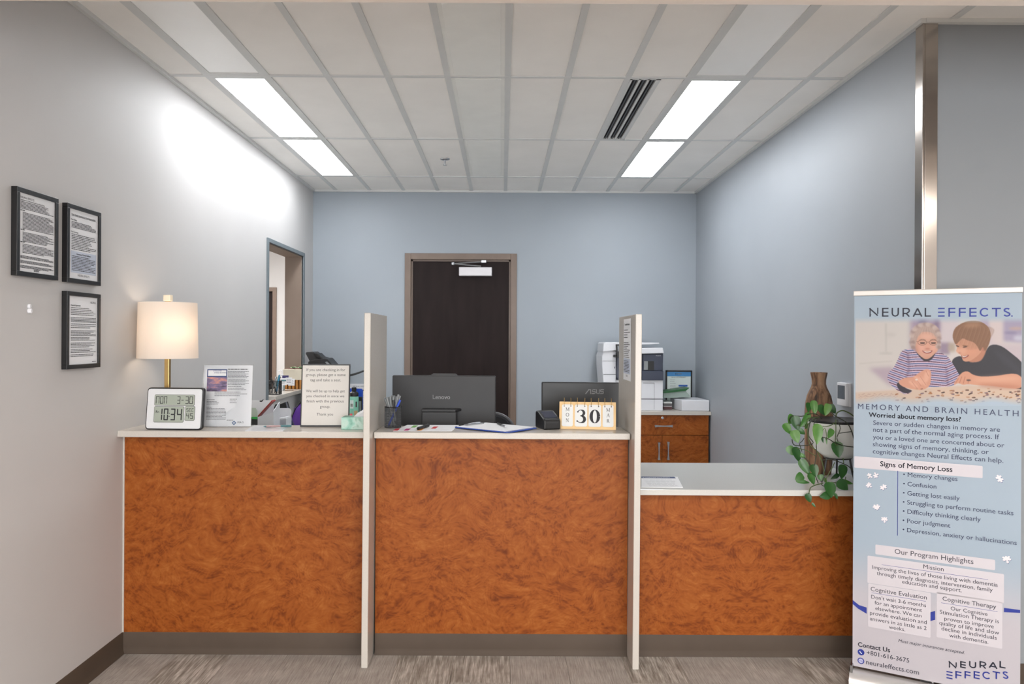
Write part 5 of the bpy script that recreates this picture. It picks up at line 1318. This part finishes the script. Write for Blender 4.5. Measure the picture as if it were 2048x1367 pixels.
# striped sweater
sw = mpoly(smooth_pts([(600, 690), (680, 672), (745, 700), (800, 770), (850, 800), (910, 780), (960, 705), (1060, 735), (1110, 790), (1190, 920), (1200, 960), (1150, 1050), (900, 1070), (640, 1060), (600, 980), (560, 1000), (470, 1010), (450, 950), (520, 850), (560, 770)]))
sw2 = mpoly(smooth_pts([(448, 950), (500, 880), (640, 830), (660, 960), (560, 1010), (560, 1080), (700, 1110), (640, 1145), (560, 1110), (470, 1030)]))
ph = GY + 14 * np.sin((GX - 600) / 130.) + np.where(GX < 660, (660 - GX) * .45, 0) + np.where(GX > 1060, (GX - 1060) * .5, 0)
st = np.mod(ph, 47) ; sc_ = np.zeros(img.shape); sc_[:] = (196, 180, 206)
sc_[(st > 10) & (st < 19)] = (78, 40, 66); sc_[(st > 19) & (st < 25)] = (230, 190, 206); sc_[(st > 32) & (st < 42)] = (92, 108, 158)
put(np.clip(sw + sw2, 0, 1), sc_, 0)
PL([(745, 700), (800, 770), (850, 800), (910, 780), (950, 715), (900, 760), (850, 778), (800, 750)], (46, 40, 54), 1)
PL([(650, 720), (665, 860), (640, 960), (655, 960), (680, 860), (668, 720)], (90, 70, 100), 5, .5); PL([(1055, 860), (1070, 960), (1075, 1050), (1085, 1050), (1080, 960), (1062, 860)], (90, 60, 90), 5, .6)
PL([(545, 1050), (570, 1020), (640, 1080), (705, 1110), (640, 1135), (580, 1110)], (44, 36, 52), 1)
# hands and forearm
PL([(565, 1010), (640, 970), (720, 960), (800, 905), (860, 882), (900, 900), (905, 960), (895, 1040), (860, 1080), (800, 1100), (700, 1090), (600, 1060)], (222, 160, 134), 1)
for x_, y_, rx, ry, ro in ((770, 1000, 60, 20, 50), (820, 1010, 60, 20, 55), (720, 1040, 60, 18, 35), (860, 960, 30, 60, 10)): EL(x_, y_, rx, ry, (238, 182, 156), 4, .8, ro)
for x0, y0, x1, y1 in ((740, 980, 800, 1060), (790, 960, 850, 1050), (700, 1010, 760, 1090), (850, 900, 880, 960)): PL([(x0, y0), (x1, y1), (x1 + 5, y1), (x0 + 5, y0)], (164, 100, 82), 1, .7, False)
EL(752, 992, 14, 10, (232, 220, 210), 1, .9)
PL([(1145, 1045), (1170, 990), (1230, 920), (1290, 905), (1350, 940), (1450, 960), (1600, 950), (1740, 930), (1820, 940), (1868, 990), (1870, 1050), (1820, 1085), (1700, 1080), (1560, 1060), (1400, 1050), (1300, 1040), (1240, 1045), (1190, 1030)], (224, 160, 130), 1)
EL(1600, 985, 260, 26, (242, 186, 156), 12, .7, -2); EL(1640, 1062, 240, 20, (186, 116, 90), 9, .6, 3)
for x0, y0, x1, y1 in ((1190, 980, 1160, 1030), (1225, 960, 1200, 1030), (1260, 960, 1240, 1035), (1300, 990, 1290, 1035)): PL([(x0, y0), (x1, y1), (x1 + 6, y1), (x0 + 6, y0)], (160, 96, 78), 1, .7, False)
EL(1300, 998, 24, 8, (50, 36, 40), 2, .9)
# jigsaw pieces on the table
rg = random.Random(31)
for i in range(90):
    x_ = rg.uniform(520, 1880); y_ = rg.uniform(1085, 1235) if x_ > 700 else rg.uniform(1140, 1215)
    if 560 < x_ < 720 and y_ < 1150: continue
    cc = rg.choice(((94, 60, 44), (60, 40, 40), (176, 116, 70), (150, 100, 86), (196, 150, 120), (120, 96, 110)))
    s2 = rg.uniform(10, 22); EL(x_, y_, s2, 4 + s2 * .15, cc, 0, .85, rg.uniform(-14, 14)); EL(x_ + s2 * .5, y_ - 4, s2 * .4, 4, cc, 0, .8)
for i in range(26):
    x_ = 140 + i * 16; y_ = 1155 + 14 * math.sin(i * 1.7); PL([(x_, y_), (x_ + 22, y_ - 5), (x_ + 22, y_ - 2), (x_, y_ + 3)], (150, 120, 120), 0, .8, False)
    PL([(x_, y_ + 26), (x_ + 18, y_ + 20), (x_ + 18, y_ + 23), (x_, y_ + 29)], (160, 136, 150), 0, .6, False)
# fades of the print into the pale blue sheet
top_f = np.clip((400 - GY) / 60., 0, 1); img = img * (1 - top_f[..., None]) + BG * top_f[..., None]
bot_f = np.clip((GY - 1165 - 18 * np.sin(GX / 90.)) / 80., 0, 1); img = img * (1 - bot_f[..., None]) + np.array((186, 204, 222)) * bot_f[..., None]
# downsample to the vertex grid
img = img[: img.shape[0] // 2 * 2, : img.shape[1] // 2 * 2]
sm_ = (img[0::2, 0::2] + img[1::2, 0::2] + img[0::2, 1::2] + img[1::2, 1::2]) / 4
vx = cx_[: sm_.shape[1] * 2: 2] + STEP / 4; vy = cy_[: sm_.shape[0] * 2: 2] + STEP / 4
nx_, ny_ = len(vx), len(vy)
verts = []; cols = []
for j in range(ny_):
    for i in range(nx_):
        u, z_ = c1(vx[i], vy[j]); u = max(-hwB + .001, min(hwB - .001, u)); verts.append((u, -.0016, z_)); cols.append(sm_[j, i])
faces = [(j * nx_ + i, (j + 1) * nx_ + i, (j + 1) * nx_ + i + 1, j * nx_ + i + 1) for j in range(ny_ - 1) for i in range(nx_ - 1)]
def vcol_mat(name, rough):
    nt_ = NT(name); at_ = nt_.n('ShaderNodeVertexColor'); at_.layer_name = 'print'
    nt_.l(at_.outputs[0], nt_.b.inputs['Base Color']); nt_.b.inputs['Roughness'].default_value = rough; return nt_.m
def vcol(o_, cols_):
    c_ = np.asarray(cols_, float) / 255. * .84; c_ = np.where(c_ <= .04045, c_ / 12.92, ((c_ + .055) / 1.055) ** 2.4)
    c_ = np.concatenate([c_, np.ones((len(c_), 1))], 1); la = o_.data.color_attributes.new('print', 'FLOAT_COLOR', 'POINT')
    la.data.foreach_set('color', c_.ravel())
mv = vcol_mat('banner_print', .5)
o = MB().add(verts, faces).build('printed_photograph', mv, BN); vcol(o, cols)
# the sheet itself
zb = .075
n = 60; vs = []; cc = []
for i in range(n + 1):
    z_ = zb + (ztop - zb) * i / n
    for e in (-1, 1):
        vs.append((e * hwB, -.001, z_))
        f_ = max(0, min(1, (.62 - z_) / .30)); f_ = f_ * f_ * (3 - 2 * f_)
        cc.append(BG * (1 - f_) + np.array((214, 208, 216.)) * f_)
o = MB().add(vs, [(2 * i, 2 * i + 1, 2 * i + 3, 2 * i + 2) for i in range(n)]).build('banner_sheet', mv, BN); vcol(o, cc)
m_bt = M('banner_sheet_back', (214, 214, 218), .6, var=0)
MB().box(-hwB, hwB, -.0009, .0, zb, ztop).build('sheet_backing', m_bt, BN)
MB().box(-hwB - .003, hwB + .003, -.010, .008, ztop - .002, ztop + .020).build('top_rail', M('satin_rail', (208, 204, 200), .35, .4, var=2), BN, bevel=.003)
b_ = MB().yz([(-.055, 0), (-.05, .03), (-.03, .055), (0, .065), (.03, .055), (.05, .03), (.055, 0)], -hwB - .008, hwB + .008).build('base', M('satin_aluminium_base', (206, 204, 204), .3, .5, var=2), BN, smooth=True)
MB().box(-hwB - .010, -hwB - .006, -.02, .02, .01, .07).build('end_cap', m_black, b_); MB().box(-hwB - .006, -hwB + .004, -.03, .03, .055, .085).build('end_cap', m_steel, b_)
MB().tube([(0, .02, .06), (0, .02, ztop)], .006).build('support_pole', m_steel, BN)
YB = -.0024
def bt(mb, cf, s_, x0, y0, x1, bold=0, shear=0, track=1.0, mat=None, nm_='text_line'):
    a_ = cf(x0, y0); b_ = cf(x1, y0); mb = MB(); mb.text(s_, (a_[0], YB, a_[1]), X, Z, width=b_[0] - a_[0], bold=bold, shear=shear, track=track); mb.build(nm_, mat or m_bt_, BN)
def bpoly(mb, cf, pts, y=YB + .0004):
    vs = [(cf(*p_)[0], y, cf(*p_)[1]) for p_ in pts]; mb.add(vs, [tuple(range(len(vs)))[::-1]])
def bstroke(mb, cf, pts, wd):
    pp = [cf(*p_) for p_ in pts]; ribbon(mb, pp, [wd] * len(pp), YB)
# paler boxes
m_box = M('banner_box_print', (198, 193, 199), .5, var=0)
def hbox(cf, x0, y0, x1, y1): a_, b_ = cf(x0, y0), cf(x1, y0); c_ = cf(x0, y1); return (max(a_[0], -hwB), b_[0], c_[1], a_[1])
for cf, x0, y0, x1, y1 in ((c2, 85, 508, 1255, 612), (c3, 280, 82, 1383, 172), (c3, 208, 184, 1465, 435), (c3, 215, 440, 790, 838), (c3, 845, 520, 1450, 935)):
    a, b, c, d = hbox(cf, x0, y0, x1, y1); MB().add([(p_, -.0018, q_) for p_, q_ in rrect(a, b, c, d, .004, 3)], [tuple(range(16))]).build('text_box', m_box, BN)
# logo glyphs drawn as strokes : wide geometric capitals
def logo(mbk, mbb, cf, spans, y0, hgt_px, st):
    for ch_, xa, xb, blue in spans:
        a_ = cf(xa, y0); b_ = cf(xb, y0); tp = cf(xa, y0 - hgt_px); x0, x1, z0, h_ = a_[0], b_[0], a_[1], tp[1] - a_[1]; w_ = x1 - x0
        mb = mbb if blue else mbk
        R_ = lambda pts, t_=st: ribbon(mb, [(x0 + p_[0] * w_, z0 + p_[1] * h_) for p_ in pts], [t_] * len(pts), YB)
        e = st / h_ / 2; ex = st / w_ / 2
        if ch_ == 'N': R_([(ex, 0), (ex, .98)], st * .8); R_([(0, .95), (.92, .12)]); R_([(1 - ex, .3), (1 - ex, 1)], st * .8); R_([(ex, 0), (ex, .1), (.2, .25)], st * .3)
        elif ch_ == 'E': R_([(ex, 0), (ex, 1)]); [R_([(0, z_), (1, z_)]) for z_ in (e, .5, 1 - e)]
        elif ch_ == '=': [R_([(0, z_), (1, z_)]) for z_ in (e, .5, 1 - e)]
        elif ch_ == 'F': R_([(ex, 0), (ex, 1)]); [R_([(0, z_), (1, z_)]) for z_ in (.5, 1 - e)]
        elif ch_ == 'U': R_([(ex, 1), (ex, .38)] + [(.5 - (.5 - ex) * math.cos(a), .38 - (.38 - e) * math.sin(a)) for a in [i * PI / 8 for i in range(1, 8)]] + [(1 - ex, .38), (1 - ex, 1)])
        elif ch_ == 'R': R_([(ex, 0), (ex, 1)]); R_([(0, 1 - e), (.55, 1 - e)] + [(.55 + (.45 - ex) * math.sin(a), .68 + (.32 - e) * math.cos(a)) for a in [i * PI / 8 for i in range(1, 8)]] + [(.55, .36), (0, .36)]); R_([(.5, .36), (1 - ex, 0)])
        elif ch_ == 'A': R_([(ex * .6, 0), (.5, 1 - e)]); R_([(.5, 1 - e), (1 - ex * .6, 0)]); R_([(.2, .26), (.8, .26)])
        elif ch_ == 'L': R_([(ex, 1), (ex, 0)]); R_([(0, e), (1, e)])
        elif ch_ == 'T': R_([(0, 1 - e), (1, 1 - e)]); R_([(.5, 1), (.5, 0)])
        elif ch_ == 'C': R_([(.57 + (.57 - ex) * math.cos(a), .5 + (.5 - e) * math.sin(a)) for a in [math.radians(42 + 276 * i / 16) for i in range(17)]])
        elif ch_ == 'S':
            R_([(.5 + (.48 - ex) * math.cos(a), .74 + (.26 - e) * math.sin(a)) for a in [math.radians(30 + 225 * i / 12) for i in range(13)]] + [(.55, .48)] + [(.5 + (.5 - ex) * math.cos(a), .27 + (.27 - e) * math.sin(a)) for a in [math.radians(60 - 225 * i / 12) for i in range(13)]])
        elif ch_ == '.': R_([(0, e), (1, e)])
m_bk = M('banner_black_ink', (26, 30, 48), .5, var=0); m_bb = M('banner_blue_ink', (34, 50, 140), .5, var=0); m_bt_ = M('banner_text_ink', (52, 60, 88), .5, var=0); m_dt_ = M('banner_dark_text', (48, 50, 62), .5, var=0)
k1, k2 = MB(), MB()
logo(k1, k2, c1, [('N', 257, 352, 0), ('E', 390, 457, 0), ('U', 490, 568, 0), ('R', 605, 684, 0), ('A', 714, 812, 0), ('L', 838, 905, 0), ('=', 978, 1048, 1), ('F', 1087, 1160, 1), ('F', 1197, 1270, 1), ('E', 1307, 1383, 1), ('C', 1416, 1508, 1), ('T', 1543, 1638, 1), ('S', 1665, 1740, 1), ('.', 1748, 1762, 1)], 331, 93, .0052)
k1.build('logo_word', m_bk, BN); k2.build('logo_word', m_bb, BN)
k1, k2 = MB(), MB()
logo(k1, k2, c3, [('N', 955, 1030, 0), ('E', 1060, 1112, 0), ('U', 1142, 1208, 0), ('R', 1238, 1302, 0), ('A', 1325, 1402, 0), ('L', 1422, 1478, 0)], 1213, 60, .0048)
logo(k1, k2, c3, [('=', 934, 990, 1), ('F', 1016, 1072, 1), ('F', 1100, 1156, 1), ('E', 1184, 1240, 1), ('C', 1264, 1336, 1), ('T', 1358, 1428, 1), ('S', 1450, 1505, 1)], 1312, 68, .0048)
k1.build('logo_word', m_bk, BN); k2.build('logo_word', m_bb, BN)
q = MB(); bt(q, c1, 'MEMORY AND BRAIN HEALTH', 137, 1298, 1825, -.012, 0, 1.35, m_bt_, 'tagline')
q = MB()
bt(q, c2, 'Worried about memory loss?', 218, 150, 1055, .022, mat=m_bk); bt(q, c2, 'Signs of Memory Loss', 322, 598, 978, .02, mat=m_bk); bt(q, c3, 'Contact Us', 120, 1018, 415, .02, mat=m_bk)
q = MB()
for s_, x0, y0, x1 in (('Severe or sudden changes in memory are', 258, 222, 1412), ('not a part of the normal aging process. If', 258, 285, 1405), ('you or a loved one are concerned about or', 256, 352, 1452), ('showing signs of memory, thinking, or', 254, 417, 1310), ('cognitive changes Neural Effects can help.', 254, 482, 1443),
    ('\u2022 Memory changes', 530, 692, 1025), ('\u2022 Confusion', 530, 776, 833), ('\u2022 Getting lost easily', 528, 860, 1045), ('\u2022 Struggling to perform routine tasks', 527, 943, 1535), ('\u2022 Difficulty thinking clearly', 527, 1026, 1237), ('\u2022 Poor judgment', 525, 1110, 960), ('\u2022 Depression, anxiety or hallucinations', 525, 1193, 1565)):
    bt(q, c2, s_, x0, y0, x1, .004)
q = MB()
for s_, x0, y0, x1 in (('Our Program Highlights', 458, 166, 1183), ('Mission', 722, 303, 908), ('Improving the lives of those living with dementia', 253, 306, 1407), ('through timely diagnosis, intervention, family', 293, 362, 1360), ('education and support.', 527, 440, 1075),
    ('Cognitive Evaluation', 237, 508, 753), ("Don't wait 3-6 months", 242, 578, 747), ('for an appointment', 273, 632, 710), ('elsewhere. We can', 280, 683, 705), ('provide evaluation and', 230, 726, 752), ('answers in as little as 2', 230, 778, 752), ('weeks.', 405, 855, 555),
    ('Cognitive Therapy', 898, 597, 1392), ('Our Cognitive', 973, 685, 1312), ('Stimulation Therapy is', 873, 718, 1418), ('proven to improve', 915, 778, 1370), ('quality of life and slow', 868, 818, 1420), ('decline in individuals', 888, 870, 1397), ('with dementia.', 960, 933, 1320), ('+801-616-3675', 200, 1093, 592), ('neuraleffects.com', 195, 1182, 682)):
    bt(q, c3, s_, x0, y0, x1, .004, mat=m_dt_)
bt(q, c3, 'Most major insurances accepted.', 490, 978, 1100, 0, .3, mat=m_dt_)
q = MB()
a_ = c2(482, 642); b_ = c2(474, 1230); q.quad((a_[0] - .001, YB, b_[1]), (a_[0] + .001, YB, b_[1]), (a_[0] + .001, YB, a_[1]), (a_[0] - .001, YB, a_[1]))
for x0, y0, x1 in ((338, 268, 1318), (245, 526, 745), (885, 618, 1405)):
    a_, b_ = c3(x0, y0), c3(x1, y0); q.quad((a_[0], YB, a_[1] - .0006), (b_[0], YB, a_[1] - .0006), (b_[0], YB, a_[1] + .0006), (a_[0], YB, a_[1] + .0006))
q.build('rule_lines', m_bb, BN)
for pts in ([(62, 592), (130, 640), (200, 662), (200, 720), (120, 672), (62, 628)], [(787, 705), (830, 693), (830, 775), (787, 787)], [(1463, 665), (1612, 685), (1612, 712), (1463, 705)]):
    q = MB(); bpoly(q, c3, pts); q.v = [(max(-hwB, min(hwB, a)), b, c) for a, b, c in q.v]; q.build('blue_ribbon', m_bb, BN)
# phone and web icons
for (x0, y0, wb) in ((148, 1073, 0), (147, 1152, 1)):
    a_ = c3(x0, y0); r_ = .0128
    ic = MB().add([(a_[0] + r_ * math.cos(g_), YB, a_[1] + r_ * math.sin(g_)) for g_ in [2 * PI * i / 24 for i in range(24)]], [tuple(range(24))]).build('contact_icon', m_bb, BN)
    q = MB()
    if wb:
        q.add([(a_[0] + r_ * .72 * math.cos(g_), YB - .0003, a_[1] + r_ * .72 * math.sin(g_)) for g_ in [2 * PI * i / 20 for i in range(20)]], [tuple(range(20))])
        q.build('icon_globe', M('icon_grey', (176, 176, 206), .5, var=0), ic)
        q = MB().text('www', (a_[0], YB - .0005, a_[1] - .002), X, Z, width=.013, align=1, bold=.02); q.build('icon_lettering', m_bb, ic)
    else:
        ribbon(q, [(a_[0] + .007 * math.cos(g_) + .003, a_[1] + .007 * math.sin(g_) + .003) for g_ in [math.radians(175 + 100 * i / 8) for i in range(9)]], [.0045, .003, .002, .002, .002, .002, .002, .003, .0045], YB - .0003)
        q.build('icon_handset', m_paper, ic)
# jigsaw pieces printed as white shapes with a thin dark lower edge
m_jig = M('jigsaw_white', (222, 218, 222), .5, var=0); m_jsh = M('jigsaw_edge_print', (70, 74, 120), .5, var=0)
def jig(cf, x0, y0, sz, rot, seed):
    a_ = cf(x0, y0); rg_ = random.Random(seed); s2 = sz; pts = []
    for side in range(4):
        kind = rg_.choice((-1, 1)); A = math.radians(90 * side + rot)
        loc_ = [(-1, -1), (-.35, -1)] + [(.0 + .34 * math.cos(g_), -1 - kind * (.28 + .3 * math.sin(g_))) for g_ in [math.radians(215 - 250 * i / 8) for i in range(9)]] + [(.35, -1)]
        for lx, lz in loc_: pts.append((lx * math.cos(A) - lz * math.sin(A), lx * math.sin(A) + lz * math.cos(A)))
    for (dx, dz, y_, mt, nm_) in ((.0008, -.0016, YB + .0004, m_jsh, 'piece_edge'), (0, 0, YB, m_jig, 'jigsaw_piece')):
        vs = [(a_[0], y_, a_[1])] + [(a_[0] + dx + p_[0] * s2, y_, a_[1] + dz + p_[1] * s2) for p_ in pts]; n_2 = len(pts)
        o_ = MB().add(vs, [(0, i + 1, (i + 1) % n_2 + 1) for i in range(n_2)]).build(nm_, mt, BN if nm_ == 'jigsaw_piece' else BN)
for cf, x_, y_, s2, ro, sd_ in ((c2, 225, 690, .0085, 20, 1), (c2, 282, 680, .0085, 70, 2), (c2, 222, 775, .0085, 10, 3), (c2, 350, 790, .0090, 40, 4), (c2, 287, 968, .0090, 15, 5), (c2, 360, 1088, .0090, 50, 6), (c2, 1408, 712, .0098, 30, 7), (c3, 1490, 222, .0105, 60, 8)): jig(cf, x_, y_, s2, ro, sd_)
